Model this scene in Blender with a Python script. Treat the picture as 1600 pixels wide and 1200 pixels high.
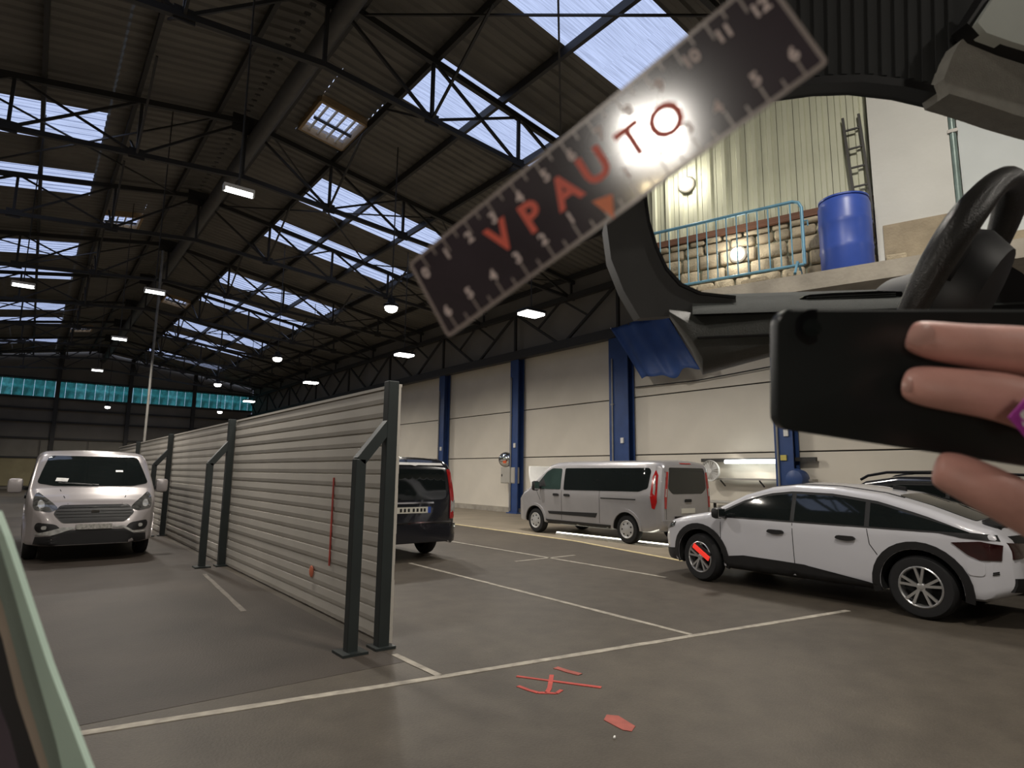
import bpy, bmesh, math, random
import numpy as np
from mathutils import Vector, Matrix
from mathutils.bvhtree import BVHTree

random.seed(7)
sc = bpy.context.scene
COL = sc.collection
for o in list(bpy.data.objects):
    bpy.data.objects.remove(o, do_unlink=True)

# ------------------------------------------------------------------ camera
# world: X across the hall (right), Y along the hall (away), Z up; eye height 1.6 m
FPX, EYE = 950.0, Vector((0, 0, 1.6))
_y = np.array([45 - 800.0, 731 - 600.0, FPX]); _y /= np.linalg.norm(_y)
_n = np.cross(_y, np.array([1, 0.012, 0.0])); _n /= np.linalg.norm(_n)
if _n[1] > 0: _n = -_n
_x = np.cross(_y, _n)
if _x[0] < 0: _x = -_x
RIGHT = Vector((_x[0], _y[0], _n[0])); DOWN = Vector((_x[1], _y[1], _n[1])); FWD = Vector((_x[2], _y[2], _n[2]))
cam_d = bpy.data.cameras.new('camera'); cam = bpy.data.objects.new('camera', cam_d); COL.objects.link(cam)
cam_d.sensor_width = 36; cam_d.lens = FPX / 1600 * 36; cam_d.clip_start = 0.01; cam_d.clip_end = 300
U = -DOWN; B_ = -FWD
cam.matrix_world = Matrix(((RIGHT.x, U.x, B_.x, EYE.x), (RIGHT.y, U.y, B_.y, EYE.y), (RIGHT.z, U.z, B_.z, EYE.z), (0, 0, 0, 1)))
cam_d.dof.use_dof = True; cam_d.dof.focus_distance = 12.0; cam_d.dof.aperture_fstop = 12.0
sc.camera = cam

# ------------------------------------------------------------------ sky, exposure
w = bpy.data.worlds.new('sky'); sc.world = w; w.use_nodes = True
w.node_tree.nodes['Background'].inputs[0].default_value = (0.56, 0.65, 0.90, 1)
w.node_tree.nodes['Background'].inputs[1].default_value = 1.25
sc.view_settings.view_transform = 'Standard'; sc.view_settings.look = 'None'
sc.view_settings.exposure = 0.0; sc.view_settings.gamma = 1.0; sc.view_settings.use_curve_mapping = False

LAMP_W = 190.0
LAMP_COL = (1.0, 0.93, 0.83)

# ------------------------------------------------------------------ materials
MATS = {}
def pm(name, col, rough=0.5, metal=0.0, var=0.12, scale=4.0, bump=0.0, coat=0.0, emit=None, estr=0.0, spec=None, bscale=None):
    """procedural principled material with soft colour variation and fine relief"""
    if name in MATS: return MATS[name]
    m = bpy.data.materials.new(name); m.use_nodes = True
    nt = m.node_tree; N = nt.nodes; b = N['Principled BSDF']
    b.inputs['Roughness'].default_value = rough; b.inputs['Metallic'].default_value = metal
    b.inputs['Coat Weight'].default_value = coat
    b.inputs['Coat Roughness'].default_value = 0.04
    if spec is not None: b.inputs['Specular IOR Level'].default_value = spec
    tc = N.new('ShaderNodeTexCoord'); nz = N.new('ShaderNodeTexNoise'); nz.inputs['Scale'].default_value = scale
    nz.inputs['Detail'].default_value = 5
    nt.links.new(tc.outputs['Object'], nz.inputs['Vector'])
    rp = N.new('ShaderNodeValToRGB')
    c0 = [max(0, c * (1 - var)) for c in col]; c1 = [min(1, c * (1 + var)) for c in col]
    rp.color_ramp.elements[0].position = 0.3; rp.color_ramp.elements[1].position = 0.7
    rp.color_ramp.elements[0].color = (*c0, 1); rp.color_ramp.elements[1].color = (*c1, 1)
    nt.links.new(nz.outputs['Fac'], rp.inputs['Fac']); nt.links.new(rp.outputs['Color'], b.inputs['Base Color'])
    if bump:
        n2 = N.new('ShaderNodeTexNoise'); n2.inputs['Scale'].default_value = bscale or scale * 8
        nt.links.new(tc.outputs['Object'], n2.inputs['Vector'])
        bp = N.new('ShaderNodeBump'); bp.inputs['Strength'].default_value = bump; bp.inputs['Distance'].default_value = 0.02
        nt.links.new(n2.outputs['Fac'], bp.inputs['Height']); nt.links.new(bp.outputs['Normal'], b.inputs['Normal'])
    if emit:
        b.inputs['Emission Color'].default_value = (*emit, 1); b.inputs['Emission Strength'].default_value = estr
    MATS[name] = m
    return m

def floor_mat():
    m = bpy.data.materials.new('asphalt_floor'); m.use_nodes = True
    nt = m.node_tree; N = nt.nodes; b = N['Principled BSDF']; L = nt.links.new
    tc = N.new('ShaderNodeTexCoord')
    n1 = N.new('ShaderNodeTexNoise'); n1.inputs['Scale'].default_value = 0.45; n1.inputs['Detail'].default_value = 6
    n2 = N.new('ShaderNodeTexNoise'); n2.inputs['Scale'].default_value = 60; n2.inputs['Detail'].default_value = 3
    n3 = N.new('ShaderNodeTexNoise'); n3.inputs['Scale'].default_value = 3.5; n3.inputs['Detail'].default_value = 6
    for n in (n1, n2, n3): L(tc.outputs['Object'], n.inputs['Vector'])
    r = N.new('ShaderNodeValToRGB'); r.color_ramp.elements[0].position = .3; r.color_ramp.elements[1].position = .72
    r.color_ramp.elements[0].color = (.052, .043, .034, 1); r.color_ramp.elements[1].color = (.100, .085, .066, 1)
    a = N.new('ShaderNodeMath'); a.operation = 'ADD'; s = N.new('ShaderNodeMath'); s.operation = 'MULTIPLY'; s.inputs[1].default_value = .5
    L(n1.outputs['Fac'], a.inputs[0]); L(n3.outputs['Fac'], a.inputs[1]); L(a.outputs[0], s.inputs[0]); L(s.outputs[0], r.inputs['Fac'])
    mx = N.new('ShaderNodeMixRGB'); mx.blend_type = 'OVERLAY'; mx.inputs['Fac'].default_value = .35
    L(r.outputs['Color'], mx.inputs[1]); L(n2.outputs['Color'], mx.inputs[2]); 
    bw = N.new('ShaderNodeRGBToBW'); L(n2.outputs['Color'], bw.inputs[0]); L(bw.outputs[0], mx.inputs[2])
    L(mx.outputs[0], b.inputs['Base Color'])
    b.inputs['Roughness'].default_value = .55; b.inputs['Specular IOR Level'].default_value = .3
    bp = N.new('ShaderNodeBump'); bp.inputs['Strength'].default_value = .25; bp.inputs['Distance'].default_value = .01
    L(n2.outputs['Fac'], bp.inputs['Height']); L(bp.outputs['Normal'], b.inputs['Normal'])
    return m

def skylight_mat():
    """dirty translucent corrugated sheet: most of the sky passes, grime streaks hold some back"""
    m = bpy.data.materials.new('rooflight_sheet'); m.use_nodes = True
    nt = m.node_tree; N = nt.nodes; L = nt.links.new
    N.remove(N['Principled BSDF'])
    out = N['Material Output']
    tr = N.new('ShaderNodeBsdfTransparent'); df = N.new('ShaderNodeBsdfTranslucent'); df.inputs[0].default_value = (.25, .26, .3, 1)
    tr.inputs[0].default_value = (.93, .95, 1, 1)
    mix = N.new('ShaderNodeMixShader')
    tc = N.new('ShaderNodeTexCoord'); mp = N.new('ShaderNodeMapping'); mp.inputs['Scale'].default_value = (1.2, 30, 1)
    nz = N.new('ShaderNodeTexNoise'); nz.inputs['Scale'].default_value = 2.5; nz.inputs['Detail'].default_value = 4
    L(tc.outputs['Object'], mp.inputs['Vector']); L(mp.outputs[0], nz.inputs['Vector'])
    r = N.new('ShaderNodeMapRange'); r.inputs[1].default_value = .35; r.inputs[2].default_value = .75; r.inputs[3].default_value = .15; r.inputs[4].default_value = .65
    L(nz.outputs['Fac'], r.inputs[0]); L(r.outputs[0], mix.inputs[0])
    L(tr.outputs[0], mix.inputs[1]); L(df.outputs[0], mix.inputs[2]); L(mix.outputs[0], out.inputs['Surface'])
    return m

M_FLOOR = floor_mat(); M_SKYL = skylight_mat()
M_STEEL = pm('dark_steel', (.045, .043, .04), .55, .2)
M_ROOF = pm('roof_sheet_metal', (.165, .152, .128), .6, 0, .18, 1.5)
M_WALL = pm('white_wall_panel', (.68, .63, .54), .65, 0, .05, .8, .05)
M_WALLUP = pm('upper_wall', (.24, .22, .19), .7, 0, .1, .6)
M_BLUE = pm('blue_paint', (.028, .062, .185), .4, 0, .15, 2)
M_FENCE = pm('galvanised_sheet', (.50, .47, .42), .5, .1, .08, 1.3)
M_POST = pm('grey_green_post', (.022, .028, .028), .45, .1, .1, 3)
M_LINE = pm('worn_white_paint', (.33, .30, .25), .7, 0, .3, 9)
M_FAINT = pm('faint_paint', (.13, .115, .095), .7, 0, .25, 9)
M_LINEY = pm('worn_yellow_paint', (.52, .43, .24), .7, 0, .25, 9)
M_RED = pm('red_marking_paint', (.45, .05, .035), .6, 0, .2, 9)
M_REDF = pm('faded_red_paint', (.33, .08, .06), .7, 0, .2, 9)
M_TYRE = pm('tyre_rubber', (.007, .007, .008), .8, 0, .2, 20)
M_ALLOY = pm('alloy_silver', (.55, .55, .55), .3, .8, .06, 6)
M_CAP = pm('hubcap_silver', (.45, .45, .45), .4, .3, .06, 6)
M_GLASS = pm('tinted_car_glass', (.010, .013, .013), .04, 0, .1, 2, spec=.7)
M_GLASSL = pm('light_car_glass', (.03, .05, .045), .04, 0, .2, 2, spec=.8)
M_BLACK = pm('black_plastic', (.008, .008, .009), .5, 0, .15, 8)
M_DARK = pm('wheel_well_dark', (.006, .006, .006), .9, 0, .1, 5)
M_SILVER = pm('silver_paint', (.40, .39, .40), .32, .45, .04, 3, coat=.6)
M_SILVER2 = pm('silver_mauve_paint', (.38, .35, .35), .32, .3, .04, 3, coat=.6)
M_WHITE = pm('white_car_paint', (.56, .56, .60), .3, 0, .02, 2, coat=.8)
M_BLACKP = pm('black_car_paint', (.012, .013, .018), .2, 0, .1, 3, coat=1.0)
M_TAIL = pm('red_tail_lamp', (.38, .012, .012), .12, 0, .2, 9, coat=.8)
M_TAILD = pm('smoked_tail_lamp', (.022, .003, .004), .1, 0, .3, 9, coat=.9)
M_CLEAR = pm('clear_lamp_lens', (.45, .45, .43), .1, .3, .3, 12, coat=.8)
M_HEAD = pm('headlamp_lens', (.09, .09, .085), .08, .2, .6, 14, coat=1)
M_CHROME = pm('chrome', (.8, .8, .8), .08, 1.0, .03, 3)
M_PLATE = pm('number_plate', (.7, .68, .6), .5, 0, .05, 5)
M_LAMP = pm('lamp_diffuser', (.9, .9, .9), .5, 0, .01, 1, emit=(1, .97, .92), estr=14)
M_TUBE = pm('tube_diffuser', (.9, .9, .9), .5, 0, .01, 1, emit=(.93, 1, .97), estr=7)
M_LED = pm('floor_strip_diffuser', (.9, .9, .9), .5, 0, .01, 1, emit=(1, .97, .78), estr=5)
M_WHITEP = pm('white_plastic', (.72, .71, .68), .4, 0, .04, 5)
def tint_mat(name, c):
    m = bpy.data.materials.new(name); m.use_nodes = True; nt = m.node_tree; N = nt.nodes; L = nt.links.new; N.remove(N['Principled BSDF'])
    a = N.new('ShaderNodeBsdfTransparent'); b = N.new('ShaderNodeBsdfDiffuse'); mx = N.new('ShaderNodeMixShader'); nz = N.new('ShaderNodeTexNoise'); nz.inputs['Scale'].default_value = 2.2
    tc = N.new('ShaderNodeTexCoord'); L(tc.outputs['Object'], nz.inputs['Vector']); L(nz.outputs['Fac'], mx.inputs[0])
    a.inputs[0].default_value = (*c, 1); b.inputs[0].default_value = (c[0] * .6, c[1] * .6, c[2] * .6, 1)
    L(a.outputs[0], mx.inputs[1]); L(b.outputs[0], mx.inputs[2]); L(mx.outputs[0], N['Material Output'].inputs[0]); return m
M_GREEN = tint_mat('green_window_sheet', (.26, .62, .58))
M_CONC = pm('concrete', (.34, .31, .26), .8, 0, .2, 3, .2)
M_STONE = pm('rubble_stone', (.40, .34, .24), .85, 0, .3, 6, .5)
M_CLAD = pm('cream_cladding', (.57, .58, .44), .5, 0, .08, 2)
M_RENDER = pm('white_render', (.66, .66, .62), .8, 0, .05, 2, .1)
M_BROWN = pm('brown_plaster', (.36, .30, .21), .85, 0, .18, 5, .3)
M_RUST = pm('rusty_rail', (.16, .075, .045), .7, .2, .3, 8)
M_BARR = pm('pale_blue_paint', (.16, .36, .50), .4, .1, .1, 6)
M_BARREL = pm('blue_drum_plastic', (.045, .095, .42), .38, 0, .1, 4)
M_DASH = pm('dashboard_plastic', (.060, .062, .056), .5, 0, .12, 20, .15, bscale=400)
M_DASHT = pm('dashboard_top_plastic', (.075, .080, .078), .85, 0, .1, 20, .15, spec=.1, bscale=400)
M_PILLAR = pm('pillar_trim', (.055, .055, .055), .6, 0, .15, 10)
M_LINING = pm('roof_lining', (.030, .032, .033), .8, 0, .12, 10)
M_LININGL = pm('grey_fabric_trim', (.30, .29, .26), .85, 0, .1, 60, .2, bscale=500)
M_LEATHER = pm('steering_leather', (.022, .021, .020), .35, 0, .2, 30, .2, bscale=600)
M_PHONE = pm('phone_case', (.010, .012, .012), .35, 0, .2, 20)
M_SKIN = pm('skin', (.60, .31, .26), .5, 0, .12, 45, .04, bscale=300)
M_NAIL = pm('finger_nail', (.66, .38, .33), .3, 0, .06, 60)
M_MAG = pm('magenta_sticker', (.42, .05, .36), .5, 0, .05, 60)
M_RULER = pm('ruler_dark_film', (.045, .034, .045), .12, 0, .25, 25, coat=1.0, spec=.8)
M_RULEDGE = pm('ruler_clear_edge', (.36, .30, .28), .25, 0, .1, 40)
M_RULW = pm('ruler_white_print', (.80, .66, .64), .5, 0, .03, 40)
M_RULR = pm('ruler_orange_print', (.80, .10, .05), .45, 0, .05, 40)
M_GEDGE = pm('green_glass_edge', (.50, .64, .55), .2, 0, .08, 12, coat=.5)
M_GEDGED = pm('grey_glass_bevel', (.20, .24, .21), .3, 0, .1, 12)  # plain grey band beside the green edge
M_SEAL = pm('rubber_seal', (.012, .010, .012), .6, 0, .15, 20)
M_BEIGE = pm('beige_trim', (.36, .29, .23), .6, 0, .1, 12)
M_DOORP = pm('mauve_door_paint', (.10, .075, .10), .3, 0, .1, 6, coat=.5)
M_CABLE = pm('black_cable', (.015, .015, .015), .6)
M_PIPE = pm('grey_pipe', (.26, .25, .23), .5, .3)
M_DUCT = pm('ridge_duct', (.10, .095, .085), .5, .2)
M_GREYBOX = pm('grey_cabinet', (.40, .38, .34), .5, 0, .05, 3)
M_TIMBER = pm('timber', (.40, .28, .15), .7, 0, .2, 6)
M_YEL = pm('yellow_sheet', (.34, .29, .16), .7, 0, .15, 1)

# ------------------------------------------------------------------ mesh helpers
class MB:
    def __init__(s): s.v = []; s.f = []
    def add(s, v, f):
        n = len(s.v); s.v += [tuple(p) for p in v]; s.f += [tuple(i + n for i in q) for q in f]; return s
    def box(s, c, d, rz=0.0, bev=0.0):
        hx, hy, hz = d[0] / 2, d[1] / 2, d[2] / 2
        if bev > 0:
            b = min(bev, hx * .9, hy * .9, hz * .9)
            bm = bmesh.new(); bmesh.ops.create_cube(bm, size=1)
            for v in bm.verts: v.co = Vector((v.co.x * d[0], v.co.y * d[1], v.co.z * d[2]))
            bmesh.ops.bevel(bm, geom=list(bm.edges), offset=b, segments=2, affect='EDGES', profile=.5)
            bm.verts.ensure_lookup_table()
            vs = [v.co.copy() for v in bm.verts]; fs = [tuple(v.index for v in f.verts) for f in bm.faces]; bm.free()
        else:
            vs = [Vector((x, y, z)) for x in (-hx, hx) for y in (-hy, hy) for z in (-hz, hz)]
            fs = [(0, 1, 3, 2), (4, 6, 7, 5), (0, 4, 5, 1), (2, 3, 7, 6), (0, 2, 6, 4), (1, 5, 7, 3)]
        ca, sa = math.cos(rz), math.sin(rz)
        return s.add([(c[0] + p.x * ca - p.y * sa, c[1] + p.x * sa + p.y * ca, c[2] + p.z) for p in vs], fs)
    def bar(s, p, q, wd, ht=None, up=(0, 0, 1)):
        p, q = Vector(p), Vector(q); ht = ht or wd; d = (q - p).normalized(); up = Vector(up)
        if abs(d.dot(up)) > .98: up = Vector((0, 1, 0)) if abs(d.y) < .9 else Vector((1, 0, 0))
        a = d.cross(up).normalized() * wd / 2; b = a.cross(d).normalized() * ht / 2
        vs = [e + sa * a + sb * b for e in (p, q) for sa, sb in ((-1, -1), (1, -1), (1, 1), (-1, 1))]
        return s.add(vs, [(0, 1, 2, 3), (7, 6, 5, 4), (0, 4, 5, 1), (1, 5, 6, 2), (2, 6, 7, 3), (3, 7, 4, 0)])
    def tube(s, pts, r, n=10, caps=True):
        pts = [Vector(p) for p in pts]; rs = r if isinstance(r, (list, tuple)) else [r] * len(pts)
        ref = None; vs = []; fs = []
        for i, p in enumerate(pts):
            d = (pts[min(i + 1, len(pts) - 1)] - pts[max(i - 1, 0)]).normalized()
            if ref is None:
                ref = d.cross(Vector((0, 0, 1)) if abs(d.z) < .9 else Vector((1, 0, 0))).normalized()
            a = (ref - d * ref.dot(d)).normalized(); ref = a; b = d.cross(a)
            for k in range(n):
                t = 2 * math.pi * k / n; vs.append(p + (a * math.cos(t) + b * math.sin(t)) * rs[i])
        for i in range(len(pts) - 1):
            for k in range(n):
                k2 = (k + 1) % n; fs.append((i * n + k, i * n + k2, (i + 1) * n + k2, (i + 1) * n + k))
        if caps: fs += [tuple(range(n))[::-1], tuple((len(pts) - 1) * n + k for k in range(n))]
        return s.add(vs, fs)
    def lathe(s, c, axis, prof, n=24, caps=True):
        """prof: list of (radius, distance along axis)"""
        ax = Vector(axis).normalized(); a = ax.orthogonal().normalized(); b = ax.cross(a); c = Vector(c); vs = []; fs = []
        for r, h in prof:
            for k in range(n):
                t = 2 * math.pi * k / n; vs.append(c + ax * h + (a * math.cos(t) + b * math.sin(t)) * r)
        for i in range(len(prof) - 1):
            for k in range(n):
                k2 = (k + 1) % n; fs.append((i * n + k, i * n + k2, (i + 1) * n + k2, (i + 1) * n + k))
        if caps: fs += [tuple(range(n))[::-1], tuple((len(prof) - 1) * n + k for k in range(n))]
        return s.add(vs, fs)
    def prism(s, poly, off):
        """planar polygon (3-D points) extruded by vector off"""
        off = Vector(off); n = len(poly); vs = [Vector(p) for p in poly] + [Vector(p) + off for p in poly]
        return s.add(vs, [tuple(range(n))[::-1], tuple(range(n, 2 * n))] + [(i, (i + 1) % n, n + (i + 1) % n, n + i) for i in range(n)])
    def mesh(s, name, mat, smooth=None):
        me = bpy.data.meshes.new(name); me.from_pydata(s.v, [], s.f); me.materials.append(mat)
        bm = bmesh.new(); bm.from_mesh(me); bmesh.ops.recalc_face_normals(bm, faces=bm.faces); bm.to_mesh(me); bm.free()
        if smooth:
            me.shade_smooth(); me.set_sharp_from_angle(angle=math.radians(smooth))
        return me
    def build(s, name, mat, parent=None, smooth=None, **kw):
        return link(name, s.mesh(name, mat, smooth), parent, **kw)

def link(name, me, parent=None, loc=None, label=None, cat=None, group=None, kind=None):
    o = bpy.data.objects.new(name, me); COL.objects.link(o)
    if parent: o.parent = parent
    if loc is not None: o.location = loc
    return tag(o, label, cat, group, kind)
def tag(o, label=None, cat=None, group=None, kind=None):
    if label: o['label'] = label
    if cat: o['category'] = cat
    if group: o['group'] = group
    if kind: o['kind'] = kind
    return o
def empty(name, loc=(0, 0, 0), rz=0.0, **kw):
    o = bpy.data.objects.new(name, None); COL.objects.link(o); o.location = loc; o.rotation_euler = (0, 0, rz); o.empty_display_size = .1
    return tag(o, **kw)
def copy_tree(o, parent=None):
    c = o.copy(); COL.objects.link(c)
    if parent: c.parent = parent
    for ch in list(o.children): copy_tree(ch, c)
    return c
_UB = {}
def beam(name, p, q, wd, ht, mat, parent, up=(0, 0, 1)):
    """bar piece sharing one unit mesh per material"""
    if mat.name not in _UB: _UB[mat.name] = MB().box((0, 0, 0), (1, 1, 1)).mesh('steel_bar', mat)
    o = bpy.data.objects.new(name, _UB[mat.name]); COL.objects.link(o); o.parent = parent
    p, q = Vector(p), Vector(q); d = q - p; L = d.length; d = d / L; up = Vector(up)
    if abs(d.dot(up)) > .98: up = Vector((0, 1, 0))
    a = d.cross(up).normalized(); b = a.cross(d)
    m = Matrix(((a.x * wd, d.x * L, b.x * ht, 0), (a.y * wd, d.y * L, b.y * ht, 0), (a.z * wd, d.z * L, b.z * ht, 0), (0, 0, 0, 1)))
    m.translation = (p + q) / 2; o.matrix_basis = m
    return o
def chaikin(pts, it=2):
    for _ in range(it):
        out = []
        for i in range(len(pts)):
            a, b = pts[i], pts[(i + 1) % len(pts)]
            out.append(tuple(x * .75 + y * .25 for x, y in zip(a, b))); out.append(tuple(x * .25 + y * .75 for x, y in zip(a, b)))
        pts = out
    return pts
def rpoly(pts, r, n=3):
    out = []; N_ = len(pts)
    for i in range(N_):
        p = Vector(pts[i]); a = Vector(pts[i - 1]) - p; b = Vector(pts[(i + 1) % N_]) - p
        q = min(r, a.length * .45, b.length * .45); a = p + a.normalized() * q; b = p + b.normalized() * q
        for k in range(n + 1):
            t = k / n; out.append(tuple(a * (1 - t) ** 2 + p * 2 * t * (1 - t) + b * t * t))
    return out
def interp(tab, x):
    if x <= tab[0][0]: return tab[0][1]
    for (x0, y0), (x1, y1) in zip(tab, tab[1:]):
        if x <= x1: return y0 + (y1 - y0) * (x - x0) / (x1 - x0)
    return tab[-1][1]
def text_mesh(txt, size, mat, depth=.0002):
    cu = bpy.data.curves.new('lettering', 'FONT'); cu.body = txt; cu.size = size; cu.align_x = 'CENTER'; cu.align_y = 'CENTER'; cu.extrude = depth
    cu.resolution_u = 3; cu.offset = size * .035
    t = bpy.data.objects.new('lettering_tmp', cu); COL.objects.link(t); bpy.context.view_layer.update()
    me = bpy.data.meshes.new_from_object(t.evaluated_get(bpy.context.evaluated_depsgraph_get()))
    bpy.data.objects.remove(t, do_unlink=True); me.materials.clear(); me.materials.append(mat)
    return me
def near(px, py, d):
    """a point close to the eye: d metres deep along the view axis"""
    return EYE + (FWD + RIGHT * ((px - 800) / FPX) + DOWN * ((py - 600) / FPX)) * d
ORD = ['nearest', 'second', 'third', 'fourth', 'fifth', 'sixth', 'seventh', 'eighth', 'ninth', 'tenth', 'eleventh', 'twelfth']

# ================================================================== THE SETTING
XW, XL, YE, YB = 16.0, -8.8, 60.0, -18.0
XR, ZR, SL = 3.7, 11.2, 0.16
def roofz(x): return ZR - SL * abs(x - XR)

MB().box(((XW + XL) / 2, (YE + YB) / 2, -.1), (XW - XL + 1, YE - YB + 1, .2)).build('floor', M_FLOOR, kind='structure')

# ---- walls
wr = empty('wall_right', (XW, 0, 0), kind='structure')
MB().box((.22, (YE + YB) / 2, 3.25), (.3, YE - YB, 6.5)).build('wall_core', M_STEEL, wr)
MB().box((.12, (YE + YB) / 2, 7.95), (.3, YE - YB, 2.9)).build('upper_wall', M_WALLUP, wr)
MB().box((-.02, (YE + YB) / 2, .1), (.2, YE - YB, .2)).build('plinth', M_CONC, wr)
ZJ = [(.2, 2.25), (2.285, 4.2), (4.235, 6.5)]
BAY, Y0 = 5.75, 8.24
PAN = {}
for k in range(-4, 9):
    ya = Y0 + k * BAY
    for r, (za, zb) in enumerate(ZJ):
        if r not in PAN:
            PAN[r] = MB().box((0, 0, 0), (.06, BAY - .03, zb - za), bev=.012).mesh('wall_panel', M_WALL)
        link('wall_panel', PAN[r], wr, (.03, ya + BAY / 2, (za + zb) / 2))
we = empty('wall_end', (0, YE, 0), kind='structure')
ME = pm('end_wall', (.20, .18, .15), .7, 0, .15, .5)
MB().box(((XW + XL) / 2, .3, 3.58), (XW - XL, .3, 7.16)).build('end_cladding', ME, we)
MB().box(((XW + XL) / 2, .3, 10.0), (XW - XL, .3, 3.1)).build('end_cladding', ME, we)
MB().box(((-3.0 + XL) / 2, .3, 7.8), (-3.0 - XL, .3, 1.3)).build('end_cladding', ME, we)
for i in range(8):
    MB().box((XL + 1.5 + i * 3.1, .1, 3.1), (2.95, .08, 1.3)).build('cladding_panel', pm('end_wall_panel', (.24, .22, .18), .7, 0, .2, .6), we)
    MB().box((XL + 1.5 + i * 3.1, .1, 1.3), (2.95, .08, 2.1)).build('lower_panel', M_YEL, we)
for z in (2.4, 3.9, 5.2, 6.2, 7.05, 8.55):
    beam('rail', (XL, .05, z), (XW, .05, z), .14, .14, M_STEEL, we)
for x in (1.2, 6.1, 11.0):
    beam('wind_post', (x, .0, 0), (x, .0, 10.8), .28, .28, M_STEEL, we)
wn = empty('window_1', (0, YE, 0), kind='structure')
PG = MB().box((0, 0, 0), (.645, .03, 1.36), bev=.01).mesh('pane', M_GREEN)
PG2 = MB().box((0, 0, 0), (.645, .03, 1.36), bev=.01).mesh('pane', tint_mat('green_window_sheet_pale', (.36, .74, .70)))
for i in range(29):
    x = -2.6 + i * .66
    if x > 15.95: break
    link('pane', PG if random.random() < .6 else PG2, wn, (x, .02 + random.uniform(-.015, .015), 7.8))
MB().box((XL - .15, (YE + YB) / 2, 4.7), (.3, YE - YB, 9.4)).build('wall_left', M_WALLUP, kind='structure')
MB().box(((XW + XL) / 2, YB - .15, 5.7), (XW - XL, .3, 11.4)).build('wall_back', M_WALLUP, kind='structure')

# ---- roof: corrugated sheets, purlins, ridge duct, rooflights
ce = empty('ceiling', (0, 0, 0), kind='structure')
def corrug(nrib, amp, mat, name):
    m = MB(); ys = []
    for i in range(nrib):
        b = i / nrib; s = 1 / nrib
        ys += [(b, 0), (b + .35 * s, 0), (b + .5 * s, 1), (b + .85 * s, 1)]
    ys.append((1, 0)); n = len(ys)
    vs = [(x, y, h * amp) for x in (0, 1) for y, h in ys]
    m.add(vs, [(i, i + 1, n + i + 1, n + i) for i in range(n - 1)])
    return m.mesh(name, mat)
SHEET = {k: corrug(k, .05, M_ROOF, 'roof_sheet') for k in (6, 9)}
PANE = corrug(6, .05, M_SKYL, 'pane')
STRIPS = [(6.5, 8.5), (10.75, 12.65), (18.0, 20.1), (22.15, 24.1), (29.7, 31.65), (33.9, 35.9), (41.3, 43.3), (45.5, 47.6), (53.0, 55.1)]
XSD = {1: [0, 2.55, 5.3, 8.0, 12.75], -1: [0, 2.95, 5.5, 8.2, 12.75]}
def lay(me, name, parent, side, xa, xb, ya, yb):
    o = bpy.data.objects.new(name, me); COL.objects.link(o); o.parent = parent
    if side > 0: p = Vector((XR + xa, ya, ZR - SL * xa)); e = Vector((xb - xa, 0, -SL * (xb - xa)))
    else: p = Vector((XR - xb, ya, ZR - SL * xb)); e = Vector((xb - xa, 0, SL * (xb - xa)))
    nn = e.cross(Vector((0, 1, 0))).normalized()
    m = Matrix(((e.x, 0, nn.x, p.x), (0, yb - ya, 0, p.y), (e.z, 0, nn.z, p.z), (0, 0, 0, 1)))
    o.matrix_basis = m
    return o
# small openable roof windows near the ridge (right / left), given by slope offsets and Y range
RW = {1: [(1.2, 2.45, 14.2, 15.8), (1.2, 2.4, 36.6, 38.1)], -1: [(1.3, 2.5, 25.5, 27.0), (1.3, 2.5, 48.2, 49.8)]}
ybr = [YB]
for a, b in STRIPS: ybr += [a, b]
ybr.append(YE)
wi = 2
for side in (1, -1):
    XS = XSD[side]
    for i in range(len(ybr) - 1):
        ya, yb = ybr[i], ybr[i + 1]; sky = i % 2 == 1
        n = max(1, round((yb - ya) / 2.1)); st = (yb - ya) / n
        for j in range(n):
            y0_, y1_ = ya + j * st, ya + (j + 1) * st
            for r in range(4):
                if sky and r in (1, 2): continue
                if r == 0 and any(y0_ < q[3] and y1_ > q[2] for q in RW[side]):
                    for q in RW[side]:
                        if y0_ < q[3] and y1_ > q[2]:
                            lay(SHEET[6], 'roof_sheet', ce, side, 0, q[0], y0_, y1_)
                            lay(SHEET[6], 'roof_sheet', ce, side, q[1], XS[1], y0_, y1_)
                            if y0_ < q[2]: lay(SHEET[6], 'roof_sheet', ce, side, q[0], q[1], y0_, q[2])
                            if y1_ > q[3]: lay(SHEET[6], 'roof_sheet', ce, side, q[0], q[1], q[3], y1_)
                    continue
                lay(SHEET[6], 'roof_sheet', ce, side, XS[r], XS[r + 1] + .05, y0_, y1_)
        if sky:
            wo = empty('window_%d' % wi, (0, 0, 0), kind='structure'); wi += 1
            for r in (1, 2): lay(PANE, 'pane', wo, side, XS[r], XS[r + 1], ya, yb)
    for q in RW[side]:
        wo = empty('window_%d' % wi, (0, 0, 0), kind='structure'); wi += 1
        f = lambda a, y, dz=0: (XR + side * a, y, ZR - SL * a + dz)
        for t in range(5):
            a0 = q[0] + (q[1] - q[0]) * t / 5 + .03; a1 = q[0] + (q[1] - q[0]) * (t + 1) / 5 - .03
            lay(PANE, 'pane', wo, side, a0, a1, q[2], q[3])
        for (p, r) in ((f(q[0], q[2]), f(q[0], q[3])), (f(q[1], q[2]), f(q[1], q[3])), (f(q[0], q[2]), f(q[1], q[2])), (f(q[0], q[3]), f(q[1], q[3]))):
            beam('curb', p, r, .08, .3, M_TIMBER, wo)
        for t in range(1, 5):
            a = q[0] + (q[1] - q[0]) * t / 5
            beam('glazing_bar', f(a, q[2], -.02), f(a, q[3], -.02), .05, .06, M_WHITEP, wo)
        beam('opening_frame', f(q[0] + .1, (q[2] + q[3]) / 2, -.12), f(q[1] - .1, (q[2] + q[3]) / 2, -.12), .06, .06, M_STEEL, wo)
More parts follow.
